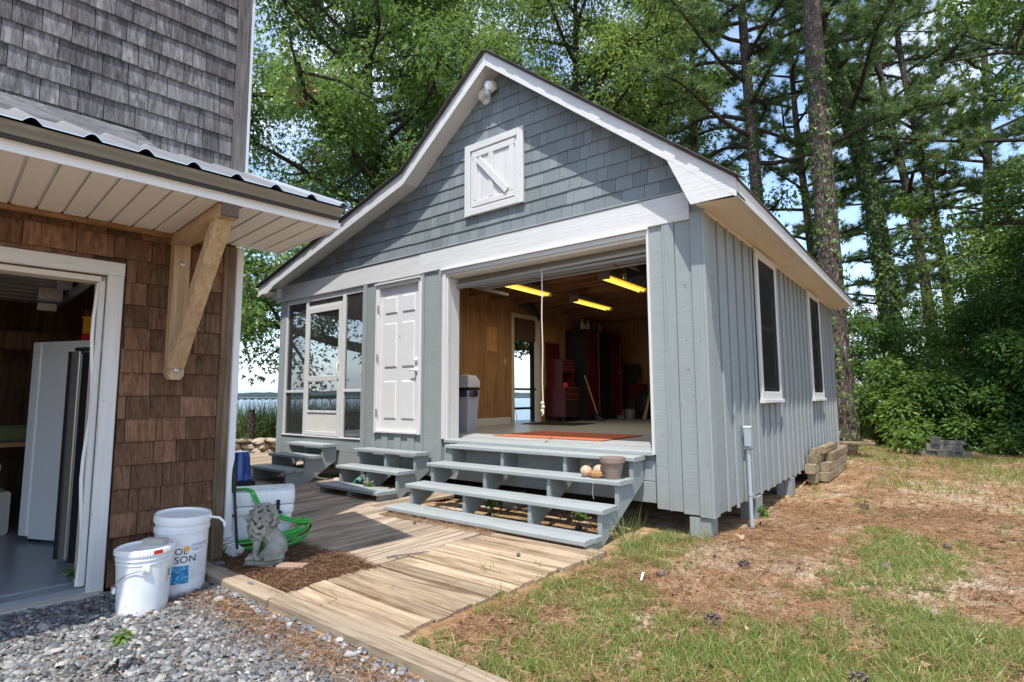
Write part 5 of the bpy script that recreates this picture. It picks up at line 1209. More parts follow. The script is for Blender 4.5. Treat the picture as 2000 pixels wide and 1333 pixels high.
fsh = thing('mounted_fish', 'dark mounted fish over the side door of the workshop', 'mounted fish', (-4.80, 3.9, 3.05))
g = G(); cur = [(-4.78, 3.52, 3.10), (-4.74, 3.62, 3.12), (-4.73, 3.8, 3.08), (-4.74, 4.0, 3.02), (-4.77, 4.12, 2.95)]
part('body', G().tube(cur, [.03, .075, .095, .07, .02], 10), plain('dark fish', (.03, .035, .028), .35, var=.4), fsh)
part('tail', G().prism([(4.10, 2.95), (4.22, 3.0), (4.2, 2.84)], lambda a, b: (-4.775, a, b), lambda a, b: (-4.765, a, b)), M['black'], fsh); part('fin', G().prism([(3.7, 3.15), (3.8, 3.24), (3.95, 3.14)], lambda a, b: (-4.745, a, b), lambda a, b: (-4.735, a, b)), M['black'], fsh)
tag(part('air_vent', G().box(-4.849, -4.70, 4.02, 4.16, 2.98 + .2, 3.235, .01), M['pail']), 'white vent duct above the side door', 'vent')
TVo = thing('monitor', 'black monitor on a box in the far right corner of the workshop', 'monitor', (-3.9, 6.9, 1.6)); part('screen_case', G().box(-4.22, -3.84, 6.85, 6.95, 1.70, 2.05, .01), M['black'], TVo); part('stand', G().box(-4.08, -3.98, 6.88, 7.0, 1.60, 1.70), M['black'], TVo)
o = thing('box', 'dark storage box below the black monitor', 'box', (-4.0, 7.0, .80)); part('body', G().box(-4.25, -3.80, 6.80, 7.18, 1.22, 1.60, .01), M['red'], o); part('base', G().box(-4.22, -3.83, 6.82, 7.17, .80, 1.219), M['dark_wall'], o)
o = thing('paint_can', 'cream paint can on the floor in the far corner', 'can', (-4.2, 6.6, .80)); part('body', G().lathe((-4.2, 6.6, .80), [(0, 0), (.09, 0), (.09, .2), (0, .2)], 16), M['cream'], o)
o = thing('wire_basket', 'grey wire basket on the floor of the far corner', 'basket', (-3.95, 6.55, .80)); part('body', G().lathe((-3.95, 6.55, .80), [(0, 0), (.12, 0), (.14, .22), (.135, .22), (.115, .01)], 14), M['gutter'], o)
o = thing('bag', 'slumped dark bag in the far corner of the workshop', 'bag', (-3.72, 6.9, .80)); g = G().ball((-3.72, 6.9, 1.12), (.27, .2, .33), 12, 9); g.v = [(x + .03 * mnoise.noise((x * 7, y * 7, z * 7)), y, z + .04 * mnoise.noise((x * 6, z * 6, 1))) for x, y, z in g.v]; part('body', g, M['rubber'], o)
o = thing('bat', 'pale wooden bat leaning in the far corner of the workshop', 'bat', (-3.55, 6.6, .80)); part('stick', G().tube([(-3.60, 6.55, .80), (-3.57, 6.6, 1.0), (-3.50, 6.75, 1.55)], [.045, .035, .017], 9), M['pine_z'], o)

# ------------------------------------------------------------------ inside the left garage
def fridge(name, lab, t0, o_front, w, d, h, z0, mside, mdoor, handle=None):
    F = thing('refrigerator', lab, 'refrigerator', H(t0, o_front, z0))
    return F
WF = thing('refrigerator', 'tall white upright freezer standing in the left garage', 'freezer', H(-.95, -1.6, .1))
def fp(q0, q1, r0, r1, z0, z1, bev=.01):     # q along a line turned in the garage, r away from the camera
    o_ = Vector((-4.42, -3.66, 0)); a = Vector((.92, .39, 0)).normalized(); b = Vector((-.39, .92, 0)).normalized()
    return G().obox(o_ + a * (q0 + q1) / 2 + b * (r0 + r1) / 2 + UZ * (z0 + z1) / 2, (a, b, UZ), ((q1 - q0) / 2, (r1 - r0) / 2, (z1 - z0) / 2), bev)
part('door', fp(-.26, -.155, .0, .68, .15, 1.80, .012), M['fridge'], WF); part('body', fp(-.15, .55, .0, .68, .13, 1.80, .012), M['fridge'], WF)
part('hinge', fp(-.22, -.08, .0, .05, 1.801, 1.815), M['black'], WF); part('foot', fp(-.16, -.06, .02, .08, .10, .13), M['black'], WF); part('badge', fp(-.2625, -.2605, .10, .15, 1.58, 1.66, 0), M['print_grey'], WF)
part('foot', fp(.4, .5, .02, .08, .10, .13), M['black'], WF)
o2_ = Vector((.64, -.10, 0))
KF = thing('refrigerator', 'black stainless refrigerator standing in front of the white freezer', 'refrigerator', H(-.9, -.8, .1))
def kp(q0, q1, r0, r1, z0, z1, bev=.01):
    g = fp(q0, q1, r0, r1, z0, z1, bev); g.v = [(x + .94, y - .07, z) for x, y, z in g.v]; return g
part('door', kp(-.10, -.045, .0, .66, .14, 1.66, .01), M['black'], KF); part('door_edge', kp(-.043, .022, .0, .66, .14, 1.66, .006), M['brushed'], KF); part('gasket', kp(.024, .040, .004, .65, .15, 1.64, .003), M['gutter'], KF)
part('body', kp(.042, .66, .0, .66, .13, 1.65, .01), M['black_steel'], KF); part('hinge', kp(-.03, .15, .0, .05, 1.662, 1.69), M['black'], KF); part('foot_rail', kp(-.02, .18, -.02, .02, .105, .128), M['steel'], KF)
part('sticker', kp(-.1035, -.1012, .10, .15, 1.52, 1.58, 0), M['print_grey'], KF)
YB = thing('bin', 'yellow plastic bin on top of the white freezer', 'bin', (-4.2, -3.4, 1.80))
def fshift(g, z=0): return g
part('bin_body', fp(.10, .42, .15, .5, 1.88, 2.02, .012), M['yellow'], YB); part('rim', fp(.09, .43, .14, .51, 2.02, 2.035, .004), M['yellow'], YB)
tag(part('red_bag', fp(.16, .5, .1, .4, 1.803, 1.878, .02), M['bright_red']), 'red bag under the yellow bin', 'bag')
PF = thing('picture_frame', 'old framed pictures stacked on the white freezer', 'picture frame', (-4.4, -3.5, 1.80))
for k in range(3): part('frame', fp(-.02 - k * .05, .0 - k * .05, .25 + k * .05, .62 + k * .05, 1.81, 2.12 - k * .03, .004), M['frieze'], PF); part('picture', fp(-.022 - k * .05, -.0205 - k * .05, .29 + k * .05, .58 + k * .05, 1.85, 2.08 - k * .03, 0), M['gutter'], PF)
TBb = thing('table', 'cluttered side table deep in the left garage', 'table', (-5.6, -3.9, .1)); part('table_top', G().box(-6.1, -5.25, -4.5, -3.4, .86, .90), M['frieze'], TBb)
for x in (-6.05, -5.32):
    for y in (-4.42, -3.48): part('leg', G().box(x, x + .05, y, y + .05, .10, .86), M['steel'], TBb)
g = G().obox((-5.45, -3.75, .98), ((1, 0, 0), (0, 1, 0), UZ), (.18, .25, .08), .03); tag(part('folded_mat', g, plain('olive mat', (.10, .12, .05), .95, var=.3, sc=60)), 'olive green folded mat on the side table', 'mat')
g = G().box(-5.65, -5.05, -4.35, -3.75, .10, .48, .02); tag(part('storage_box', g, plain('dirty white box', (.38, .37, .33), .6, var=.1)), 'cream storage box on the floor of the left garage', 'box')
g = G().tube([(-5.5, -4.2, .55), (-5.15, -3.85, .70)], .06, 10); tag(part('paper_roll', g, M['pail']), 'white paper roll lying on the cream storage box', 'roll')

# ------------------------------------------------------------------ stone wall, fence post and reeds by the water
SW = thing('stone_wall', 'low dry stone wall at the water end of the deck', 'wall', (-10.4, 1.2, .08))
wa, wb = Vector((-12.6, -1.3, 0)), Vector((-8.4, 3.6, 0)); wd = (wb - wa).normalized(); wn_ = Vector((-wd.y, wd.x, 0)); Lw = (wb - wa).length
sr = random.Random(5)
protos = []
for k in range(6):
    g = G().ball((0, 0, 0), 1, 8, 5); g.v = [tuple(Vector(v) * (1 + .25 * mnoise.noise(Vector(v) * 1.3 + Vector((k * 9, 0, 0))))) for v in g.v]; g.sm = False
    protos.append(mesh_of('stone', g, M['stone']))
for row_, z in enumerate((.12, .25, .375)):
    s = sr.uniform(0, .1)
    while s < Lw:
        w = sr.uniform(.16, .34) if row_ < 2 else sr.uniform(.25, .42); q = wa + wd * (s + w / 2) + wn_ * sr.uniform(-.05, .05) + UZ * (z + sr.uniform(-.02, .02))
        inst('stone', sr.choice(protos), SW, q, (w * .56, .17, (.085 if row_ < 2 else .055) * sr.uniform(.9, 1.2)), (sr.uniform(-.2, .2), sr.uniform(-.2, .2), math.atan2(wd.y, wd.x) + sr.uniform(-.2, .2)))
        s += w * .92
pp = thing('fence_post', 'dark timber post standing in the reeds behind the stone wall', 'post', (-10.5, 1.22, .1)); part('post', G().tube([(-10.5, 1.22, -.2), (-10.5, 1.22, 1.05)], [.075, .07], 10), M['bark_dark'], pp)

# ------------------------------------------------------------------ vegetation
def curve_pts(a, b, n, wob, sag=0.0, r=rnd):
    a, b = Vector(a), Vector(b); L = (b - a).length; out = []
    o1, o2 = Vector((r.uniform(-1, 1), r.uniform(-1, 1), r.uniform(-1, 1))), Vector((r.uniform(-1, 1), r.uniform(-1, 1), r.uniform(-1, 1)))
    for i in range(n + 1):
        u = i / n; out.append(a.lerp(b, u) + (o1 * math.sin(u * math.pi) + o2 * math.sin(u * 2 * math.pi)) * wob * L + UZ * (-sag * L * u * u))
    return out
def on(pts, u):
    k = u * (len(pts) - 1); i = min(int(k), len(pts) - 2); return pts[i].lerp(pts[i + 1], k - i)
def cluster(centres, radii, per, flat=0.7):
    """leaf base points scattered in ellipsoids, denser to the outside; returns points and outward directions"""
    c = np.repeat(np.array(centres, float), per, 0); r = np.repeat(np.array(radii, float), per)
    d = rdir(len(c)); k = RS.rand(len(c)) ** 0.45
    off = d * (k * r)[:, None]; off[:, 2] *= flat
    return c + off, d
def gum(name, label, base, height, spread, z0, nl, seed, mat, per=60, rad=.62, L=.13, sub=8, bark='bark_dark', group='broadleaf trees behind the cottage', droop=0.08, red=0, tw=1, shape='star'):
    r = random.Random(seed); T = thing(name, label, 'tree', base, group); B = Vector(base)
    tr = curve_pts(B - UZ * .3, B + Vector((r.uniform(-.6, .6), r.uniform(-.6, .6), height)), 9, .02, 0, r)
    R0 = .021 * height
    part('trunk', G().tube(tr, [R0 * (1 - .9 * i / 9) for i in range(10)], 10), M[bark], T)
    cs, rs, rc, bg_ = [], [], [], G()
    for k in range(nl):
        u = z0 + (1 - z0) * (k + r.random() * .6) / nl * .97; p = on(tr, u); az = k * 2.399 + r.uniform(-.4, .4)
        prof_ = math.sin(math.pi * min(1, .18 + .82 * (1 - (u - z0) / (1 - z0)) ** .8)) if u > z0 + .3 else 1.0
        ln = spread * (.55 + .45 * prof_) * (1.05 - .55 * max(0, (u - .6) / .4)) * r.uniform(.8, 1.12)
        el = math.radians(r.uniform(8, 30) + 35 * max(0, u - .6))
        q = p + Vector((math.cos(az) * math.cos(el), math.sin(az) * math.cos(el), math.sin(el))) * ln
        lb = curve_pts(p, q, 6, .06, droop, r); r0 = R0 * (1 - .85 * u) * .5 + .015
        part('limb', G().tube(lb, [r0 * (1 - .8 * i / 6) for i in range(7)], 7, False), M[bark], T)
        for j in range(sub):
            uu = .22 + .78 * (j + r.random()) / sub; pp = on(lb, uu); dv = Vector((r.uniform(-1, 1), r.uniform(-1, 1), r.uniform(-.55, .75))).normalized()
            e = pp + dv * ln * r.uniform(.14, .36); sb = curve_pts(pp, e, 3, .06, .05, r); bg_.tube(sb, [r0 * .35, r0 * .27, r0 * .18, .006], 5, False)
            for m in range(tw + 1):
                cs.append(on(sb, r.uniform(.3, 1)) + Vector((r.uniform(-.3, .3), r.uniform(-.3, .3), r.uniform(-.25, .25)))); rs.append(rad * r.uniform(.6, 1.25))
                if red and r.random() < red: rc.append(cs[-1])
    part('branches', bg_, M[bark], T, 'stuff')
    P, D = cluster(cs, rs, per, .75)
    n = len(P); nr_ = norm(np.stack([RS.normal(0, .55, n), RS.normal(0, .55, n), np.ones(n)], 1)); dd = D * 1.0; dd[:, 2] = dd[:, 2] * .4 - .45
    cl = np.repeat(np.array([r.random() for _ in cs]), per)
    leaves('crown', P, dd, nr_, L * RS.uniform(.7, 1.25, n), L * 1.05 * RS.uniform(.75, 1.2, n), shape, M[mat], T, .15 + .35 * RS.rand(n) + .45 * cl)
    if rc:
        P, D = cluster(rc, [.3] * len(rc), 70, 1.2); n = len(P); leaves('dead_sprig', P, D - np.array([0, 0, .8]), rdir(n), L * .8, L * .8, 'star', M['leaf_red'], T)
    return T
def pine(name, label, base, height, rad, crown0, nb, spread, seed, ivy=0, lean=(0, 0), per=26, nlen=.27, tufts=36, ivy_top=.5, twisty=.012):
    r = random.Random(seed); T = thing(name, label, 'tree', base, 'tall pines past the cottage'); B = Vector(base)
    tr = curve_pts(B - UZ * .3, B + Vector((lean[0], lean[1], height)), 14, twisty, 0, r)
    rads = [rad * (1.18 if i == 0 else 1) * (1 - .72 * i / 14) for i in range(15)]
    part('trunk', G().tube(tr, rads, 14), M['bark'], T)
    bgm = G(); cen, dr_ = [], []
    for k in range(nb):
        u = crown0 + (1 - crown0) * (k + r.random()) / nb; p = on(tr, u); az = k * 2.399 + r.uniform(-.5, .5)
        v = (u - crown0) / (1 - crown0); ln = spread * (1 - .72 * v ** 1.6) * r.uniform(.55, 1.1)
        d = Vector((math.cos(az), math.sin(az), r.uniform(-.05, .3) + v * .5)); q = p + d * ln
        lb = curve_pts(p, q, 7, .05, .10 * (1 - v) - .05, r); r0 = .02 + rad * .26 * (1 - .6 * v)
        part('limb', G().tube(lb, [r0 * (1 - .85 * i / 7) for i in range(8)], 7, False), M['bark_dark'], T) if k < 60 else None
        nt = int(tufts * (1 - .45 * v))
        for j in range(nt):
            uu = .35 + .65 * (j + r.random()) / nt; pp = on(lb, uu); sd_ = Vector((r.uniform(-1, 1), r.uniform(-1, 1), r.uniform(-.25, .6))).normalized() * r.uniform(.15, .75) * (1.15 - uu * .5) * min(1, spread / 3)
            e = pp + sd_; bgm.tube([pp, pp.lerp(e, .55) + UZ * .03, e], [.016, .012, .007], 4, False); cen.append(e); dr_.append((sd_.normalized() + UZ * .35))
            if r.random() < .6: cen.append(pp.lerp(e, .55)); dr_.append((sd_.normalized() + UZ * .5))
    part('branches', bgm, M['bark_dark'], T, 'stuff')
    c = np.repeat(np.array([tuple(v) for v in cen]), per, 0); d = norm(np.repeat(np.array([tuple(v) for v in dr_]), per, 0)) * .55 + rdir(len(c)) * .85; n = len(c)
    cl = np.repeat(RS.rand(len(cen)), per)
    leaves('crown', c + rdir(n) * .03, d, rdir(n), nlen * RS.uniform(.65, 1.15, n), nlen * .085, 'blade', M['needle'], T, .15 + .4 * RS.rand(n) + .4 * cl)
    if ivy:
        us = RS.rand(ivy) ** 1.1 * ivy_top; ps = np.array([tuple(on(tr, u)) for u in us]); a = RS.rand(ivy) * 2 * math.pi
        rr_ = np.array([rads[min(13, int(u * 14))] for u in us]) * (1.02 + .35 * RS.rand(ivy) ** 2 + .35 * np.maximum(0, np.sin(us * 37 + a)) * RS.rand(ivy)); o_ = np.stack([np.cos(a), np.sin(a), np.zeros(ivy)], 1)
        leaves('ivy', ps + o_ * rr_[:, None], np.stack([RS.normal(0, .5, ivy), RS.normal(0, .5, ivy), -np.ones(ivy)], 1) + o_ * .35, o_ + rdir(ivy) * .45, RS.uniform(.09, .16, ivy), RS.uniform(.09, .15, ivy), 'star', M['leaf_ivy'], T)
    return T
def shrub(label, base, size, n, seed, mat='leaf_shrub', L=.11, shape='oval', name='shrub', group='shrubs along the wood edge', stems=9, dense=1.0):
    r = random.Random(seed); T = thing(name, label, 'shrub', base, group); B = Vector(base); sx, sy, sz = size
    g = G(); cs, rs = [], []
    for k in range(stems):
        a = r.uniform(0, 6.28); q = r.uniform(.2, .95); e = B + Vector((math.cos(a) * sx * q, math.sin(a) * sy * q, sz * r.uniform(.45, 1.0) * (1.05 - .35 * q)))
        st = curve_pts(B + Vector((math.cos(a) * .2 * q, math.sin(a) * .2 * q, -.1)), e, 5, .06, -.02, r); g.tube(st, [.028, .024, .02, .015, .01, .005], 6, False)
    part('stem', g, M['bark_dark'], T, 'stuff')
    nc = int(34 * dense)
    for k in range(nc):
        d = Vector((r.gauss(0, 1), r.gauss(0, 1), abs(r.gauss(0, 1)) * 1.0)).normalized(); q = r.uniform(.5, 1.0)
        cs.append((B.x + d.x * sx * q, B.y + d.y * sy * q, B.z + .12 + d.z * sz * q)); rs.append(min(sx, sz) * r.uniform(.2, .42))
    per = max(20, int(n / nc)); P, D = cluster(cs, rs, per, .7); P[:, 2] = np.maximum(P[:, 2], B.z + .04); m = len(P)
    nr_ = norm(np.stack([RS.normal(0, .5, m), RS.normal(0, .5, m), np.ones(m)], 1)); dd = D.copy(); dd[:, 2] = dd[:, 2] * .5 - .2
    cl = np.repeat(np.array([r.random() for _ in cs]), per)
    leaves('foliage', P, dd, nr_, L * RS.uniform(.65, 1.3, m), L * .85 * RS.uniform(.7, 1.2, m), shape, M[mat], T, .1 + .35 * RS.rand(m) + .5 * cl)
    return T
# broadleaf trees behind the cottage
gum('sweetgum_tree', 'large sweetgum tree left of the gable with sprays of dead red leaves', (-11.2, 5.0, .05), 15.5, 5.8, .15, 54, 21, 'leaf_gum', per=96, red=.011, L=.125, rad=.74, tw=2, sub=9, droop=.15)
gum('sweetgum_tree', 'bright green sweetgum tree rising behind the cottage ridge', (-9.0, 12.4, .05), 18.5, 5.6, .26, 34, 22, 'leaf_gum_bright', per=78, shape='oval', L=.145, rad=.75, tw=2)
gum('sweetgum_tree', 'sweetgum tree with low boughs hanging over the water behind the porch', (-12.8, 10.8, -.1), 14, 5.4, .2, 30, 23, 'leaf_gum', per=80, droop=.16, L=.135, rad=.7, tw=2)
gum('sweetgum_tree', 'yellow green sweetgum tree right of the gable peak', (-7.3, 17.0, .05), 20, 4.1, .36, 26, 24, 'leaf_gum_bright', per=60, shape='oval', L=.18, rad=.75, tw=2)
# pines
pine('pine_tree', 'dark ivy hung pine rising behind the right roof slope left of the gap of sky', (-5.9, 18.2, .05), 21, .26, .40, 34, 3.6, 31, ivy=500, ivy_top=.9, per=24)
pine('pine_tree', 'straight pine with bare lower trunk just behind the cottage roof', (-2.55, 13.2, .05), 22, .245, .40, 38, 4.6, 32, ivy=700, per=26, twisty=.006)
pine('pine_tree', 'thickest pine trunk standing at the rear corner of the cottage', (-.27, 10.45, .05), 24, .315, .50, 30, 4.4, 33, ivy=1100, lean=(-.2, -.35), per=24, ivy_top=.42, twisty=.004)
pine('pine_tree', 'pine with trunk wrapped in dense ivy right of the thickest pine', (.55, 14.4, .05), 22, .25, .42, 34, 4.2, 34, ivy=6500, lean=(-1.7, 0), ivy_top=.62, twisty=.02)
pine('pine_tree', 'left one of the slim close pair of pines above the bushes', (1.55, 18.4, .05), 20, .20, .36, 34, 4.0, 35, ivy=150, lean=(-1.2, .3), per=22)
pine('pine_tree', 'right one of the slim close pair of pines above the bushes', (2.05, 19.0, .05), 21, .19, .38, 34, 4.0, 36, ivy=150, lean=(-.8, .2), per=22)
pine('pine_tree', 'far pine between the roof and the thickest trunk with many bare boughs', (-2.3, 19.6, .05), 19, .22, .22, 56, 4.8, 37, per=30, tufts=34)
pine('pine_tree', 'far pine with crown filling the gap right of the ivy trunk', (3.6, 23.0, .05), 21, .22, .24, 52, 5.2, 38, per=28, tufts=36)
pine('pine_tree', 'pine at the right edge with layered boughs near the top corner', (5.4, 17.6, .05), 19, .24, .40, 34, 5.6, 39, per=28, tufts=36)
pine('pine_tree', 'distant pine deep in the wood behind the right shrubs', (7.6, 24.5, .05), 20, .22, .22, 46, 5.0, 40, per=26)
pine('pine_tree', 'distant slender pine left of the close pair of pines', (-.2, 25.5, .05), 20, .19, .22, 44, 4.6, 41, per=26)
# near broadleaf tree on the right whose boughs hang into the picture
gum('maple_tree', 'broadleaf tree on the right with pale boughs hanging over the lawn edge', (6.5, 9.7, .05), 13, 4.4, .24, 32, 51, 'leaf_gum', per=70, L=.13, rad=.5, tw=2, group='broadleaf trees right of the lawn', droop=.16)
gum('maple_tree', 'dark broadleaf tree standing deep in the right edge of the wood', (7.0, 14.8, .05), 10, 4.2, .10, 28, 52, 'leaf_shrub', per=90, shape='oval', L=.17, rad=.8, tw=2, group='broadleaf trees right of the lawn')
gum('maple_tree', 'young broadleaf tree between the close pair of pines and the right shrubs', (4.2, 17.2, .05), 6.6, 2.7, .10, 20, 53, 'leaf_shrub2', per=80, shape='oval', L=.15, rad=.65, tw=2, group='broadleaf trees right of the lawn')
# understory along the wood edge
sh_ = [((1.0, 11.2, .1), (1.1, 1.0, 1.5), 3600, 'leaf_shrub2', 'pale green bush beside the thickest pine trunk'), ((.25, 13.2, .1), (1.2, 1.2, 3.2), 4200, 'leaf_shrub', 'tall dark bush between the ivy trunk and the thickest pine'), ((2.0, 13.0, .1), (1.5, 1.3, 3.4), 5200, 'leaf_shrub', 'tall bush behind the cinder block pile'), ((2.1, 11.0, .1), (1.2, .9, 1.7), 4200, 'leaf_shrub', 'leafy bush just left of the cinder block pile'), ((3.1, 10.6, .1), (1.1, .9, 2.1), 4200, 'leaf_shrub', 'dark bush right behind the cinder blocks'), ((3.4, 13.2, .1), (1.5, 1.4, 4.3), 5200, 'leaf_shrub', 'tallest dark bush in the middle of the wood edge'), ((4.3, 10.2, .1), (1.3, 1.1, 2.9), 5200, 'leaf_shrub', 'broad dark bush near the right edge of the lawn'), ((4.9, 12.6, .1), (1.6, 1.4, 4.6), 5200, 'leaf_shrub', 'tall shaded bush at the right edge of the wood'), ((-.3, 15.8, .1), (1.6, 1.3, 3.0), 3600, 'leaf_shrub', 'bush behind the trunks at the rear of the cottage'), ((1.6, 16.6, .1), (1.8, 1.4, 4.0), 4200, 'leaf_shrub2', 'sunlit tall bush below the close pair of pines'), ((5.6, 9.2, .1), (1.2, 1.2, 2.2), 4200, 'leaf_shrub', 'bush under the hanging boughs at the far right'), ((3.6, 17.8, .1), (2.2, 1.5, 4.4), 3800, 'leaf_shrub', 'rearmost tall bush under the far pines'), ((6.2, 16.5, .1), (2.2, 1.6, 5.0), 3800, 'leaf_shrub', 'large shaded bush deep in the right corner'), ((-2.6, 17.0, .1), (1.8, 1.3, 2.6), 2600, 'leaf_shrub', 'bush behind the rear wall of the cottage')]
for k, (b, sz, n, m, lab) in enumerate(sh_): shrub(lab, b, (sz[0] * 1.15, sz[1] * 1.1, sz[2] * (1.25 if b[1] < 15 else 1.55)), int(n * 2.2), 60 + k, m, L=.115 if m == 'leaf_shrub' else .125)
for k, (b, lab) in enumerate((((3.35, 8.9, .1), 'pale fern like plant right of the cinder blocks'), ((1.05, 8.9, .1), 'small green plant left of the cinder blocks'), ((4.1, 8.4, .1), 'low leafy plant at the right edge of the lawn'), ((2.6, 9.6, .1), 'low plant behind the right end of the block pile'), ((4.7, 8.9, .1), 'low bushy plant in front of the far right bush'))):
    shrub(lab, b, (.35, .35, .45), 420, 90 + k, 'leaf_shrub2', .12, 'oval', 'undergrowth_plant', 'low plants at the wood edge', 4, .5)
# saplings and weeds by the buildings
for k, (b, lab) in enumerate((((-2.05, -.62, .09), 'small weed growing under the garage steps'), ((-1.05, -.55, .09), 'leafy seedling under the right part of the garage steps'), ((-3.95, -.62, .12), 'green sprig growing through the middle steps'), ((.14, 1.02, .09), 'bright seedling beside the second foundation post'), ((-2.95, -3.79, .02), 'tiny seedling at the edge of the garage slab'), ((-1.45, -3.98, .02), 'small feathery weed growing in the gravel'), ((-5.7, -.55, .12), 'green weed under the left steps'))):
    b = (b[0], b[1], gz(b[0], b[1]) + (.03 if b[0] < -3 and b[1] > -1 else 0)); shrub(lab, b, (.045, .045, .07), 26, 110 + k, 'leaf_shrub2', .036 if k in (4, 5) else .05, 'oval', 'seedling', 'weeds by the buildings', 3, .12)
# reeds along the shore
n = 9000; s_ = RS.rand(n); x = -12.6 + .9 * RS.randn(n) * .9 + (s_ - .5) * 1.0; y = -4 + 14 * s_
zt = np.array([gz(a, b) for a, b in zip(x, y)])
keep = x > -15.8
leaves('reeds', np.stack([x, y, zt], 1)[keep], (np.stack([RS.normal(0, .22, n), RS.normal(0, .22, n), np.ones(n)], 1))[keep], rdir(n)[keep], RS.uniform(.7, 1.45, n)[keep], .034, 'blade', M['reed'], None, None)
n2 = 9000; s_ = RS.rand(n2); x = -12.4 + 1.0 * RS.randn(n2); y = -4 + 14 * s_; zt = np.array([gz(a, b) for a, b in zip(x, y)]) + RS.rand(n2) * .7
leaves('reed_leaves', np.stack([x, y, zt], 1), np.stack([RS.normal(0, 1, n2), RS.normal(0, 1, n2), RS.uniform(.1, 1, n2)], 1), rdir(n2), RS.uniform(.25, .5, n2), .03, 'oval', M['reed'])

# ------------------------------------------------------------------ litter, grass and gravel
def scatter(n, x0, x1, y0, y1, f):
    x = RS.uniform(x0, x1, n); y = RS.uniform(y0, y1, n)
    k = np.array([f(a, b) for a, b in zip(x, y)]); m = RS.rand(n) < k
    x, y = x[m], y[m]; return np.stack([x, y, np.array([gz(a, b) for a, b in zip(x, y)])], 1)
def off_lawn(x, y):
    if -7.35 < x < .0 and -.0 < y < 7.5: return True
    if x < -.50 + (y + 3.06) * .055 and y > -3.2 and y < -1.05: return True
    if x < -.47 and y >= -1.1 and y < 0: return True
    if y < -3.07 and x < .9: return True
    return False
def gn(x, y): return .5 + .5 * mnoise.noise((x * 1.1, y * 1.1, 9)) * 1.2 + .28 * mnoise.noise((x * 4.2, y * 4.2, 2))
def fgrass(x, y):
    if off_lawn(x, y): return 0
    v = (gn(x, y) - .50) * 1.7 + .24 + (.22 if y < -1.0 else 0) + .5 * mnoise.noise((x * 9, y * 9, 4))
    if y > 5.5: v += .25
    if -.3 < x < .75 and y > -.2 and y < 7: v -= .7
    if 0 < x < 2.2 and -1.0 < y < 4.5: v -= .30
    return max(.0, min(1, v))
def blades(P, l0, l1, w, name, tn=None):
    n = len(P); L_ = RS.uniform(l0, l1, n)
    leaves(name, P + np.stack([RS.normal(0, .012, n), RS.normal(0, .012, n), np.zeros(n)], 1), np.stack([RS.normal(0, .5, n), RS.normal(0, .5, n), np.ones(n)], 1), rdir(n), L_, w, 'blade', M['grass'], None, np.clip(RS.normal(.42, .25, n), 0, 1))
P = scatter(54000, -.6, 4.0, -3.2, 2.0, fgrass); q = RS.rand(len(P)); P = np.repeat(P, 8, 0); q = np.repeat(q, 8); P[:, :2] += RS.normal(0, .008, (len(P), 2)); n = len(P)
leaves('grass', P, np.stack([RS.normal(0, .6, n), RS.normal(0, .6, n), np.ones(n)], 1), rdir(n), RS.uniform(.02, .06, n) * (.6 + 1.1 * q), .0058, 'blade', M['grass'], None, np.clip(.30 + .38 * q + RS.normal(0, .16, n), 0, 1), bend=.3)
P = scatter(42000, -.2, 8.0, 1.5, 11.0, fgrass); P = np.repeat(P, 2, 0); blades(P, .04, .13, .008, 'far_grass')
# taller tufts: at the step end, by the corner post, along the walk edge
tf = [(-.42, -.86, 34, .42), (-.33, -.80, 26, .36), (-.50, -.78, 18, .3), (.0, -.22, 24, .20), (-.14, -.26, 18, .17), (-.52, -2.3, 20, .14), (-.5, -1.9, 18, .12), (-.46, -2.55, 26, .13), (-.36, -2.25, 30, .12), (-.2, -2.5, 24, .12), (.1, -1.9, 18, .1), (.2, 3.6, 26, .16), (.3, 2.9, 18, .14), (-.46, -1.35, 20, .16), (-.7, -1.7, 8, .07), (-.9, -2.0, 10, .09)]
cs = []; ll = []
for (x, y, n, h_) in tf:
    z = gz(x, y) if x > -.6 else .115
    for k in range(n): cs.append((x + rnd.gauss(0, .035), y + rnd.gauss(0, .035), z)); ll.append(h_ * rnd.uniform(.5, 1.1))
cs = np.array(cs); n = len(cs); leaves('grass_tuft', cs, np.stack([RS.normal(0, .42, n), RS.normal(0, .42, n), np.ones(n)], 1), rdir(n), np.array(ll), .006, 'blade', M['grass'], None, .2 + .5 * RS.rand(n), bend=.25)
def needles(P, l0, l1, w, name, lift=.02):
    n = len(P); a = RS.rand(n) * 6.283
    leaves(name, P + np.stack([np.zeros(n), np.zeros(n), .003 + lift * RS.rand(n)], 1), np.stack([np.cos(a), np.sin(a), RS.normal(0, .13, n)], 1), norm(np.stack([RS.normal(0, .4, n), RS.normal(0, .4, n), np.ones(n)], 1)), RS.uniform(l0, l1, n), w, 'strip', M['straw'], None, np.clip(RS.normal(.42, .22, n) - (.22 if name.startswith('bed') else 0), 0, 1))
def fstraw(x, y): return 0 if off_lawn(x, y) else max(.12, min(1, .75 - (gn(x, y) - .5) * 1.6))
needles(scatter(70000, -.6, 4.0, -3.2, 2.5, fstraw), .05, .15, .0027, 'pine_straw')
needles(scatter(42000, -.2, 7.5, 2.0, 10.0, fstraw), .08, .17, .0042, 'far_pine_straw')
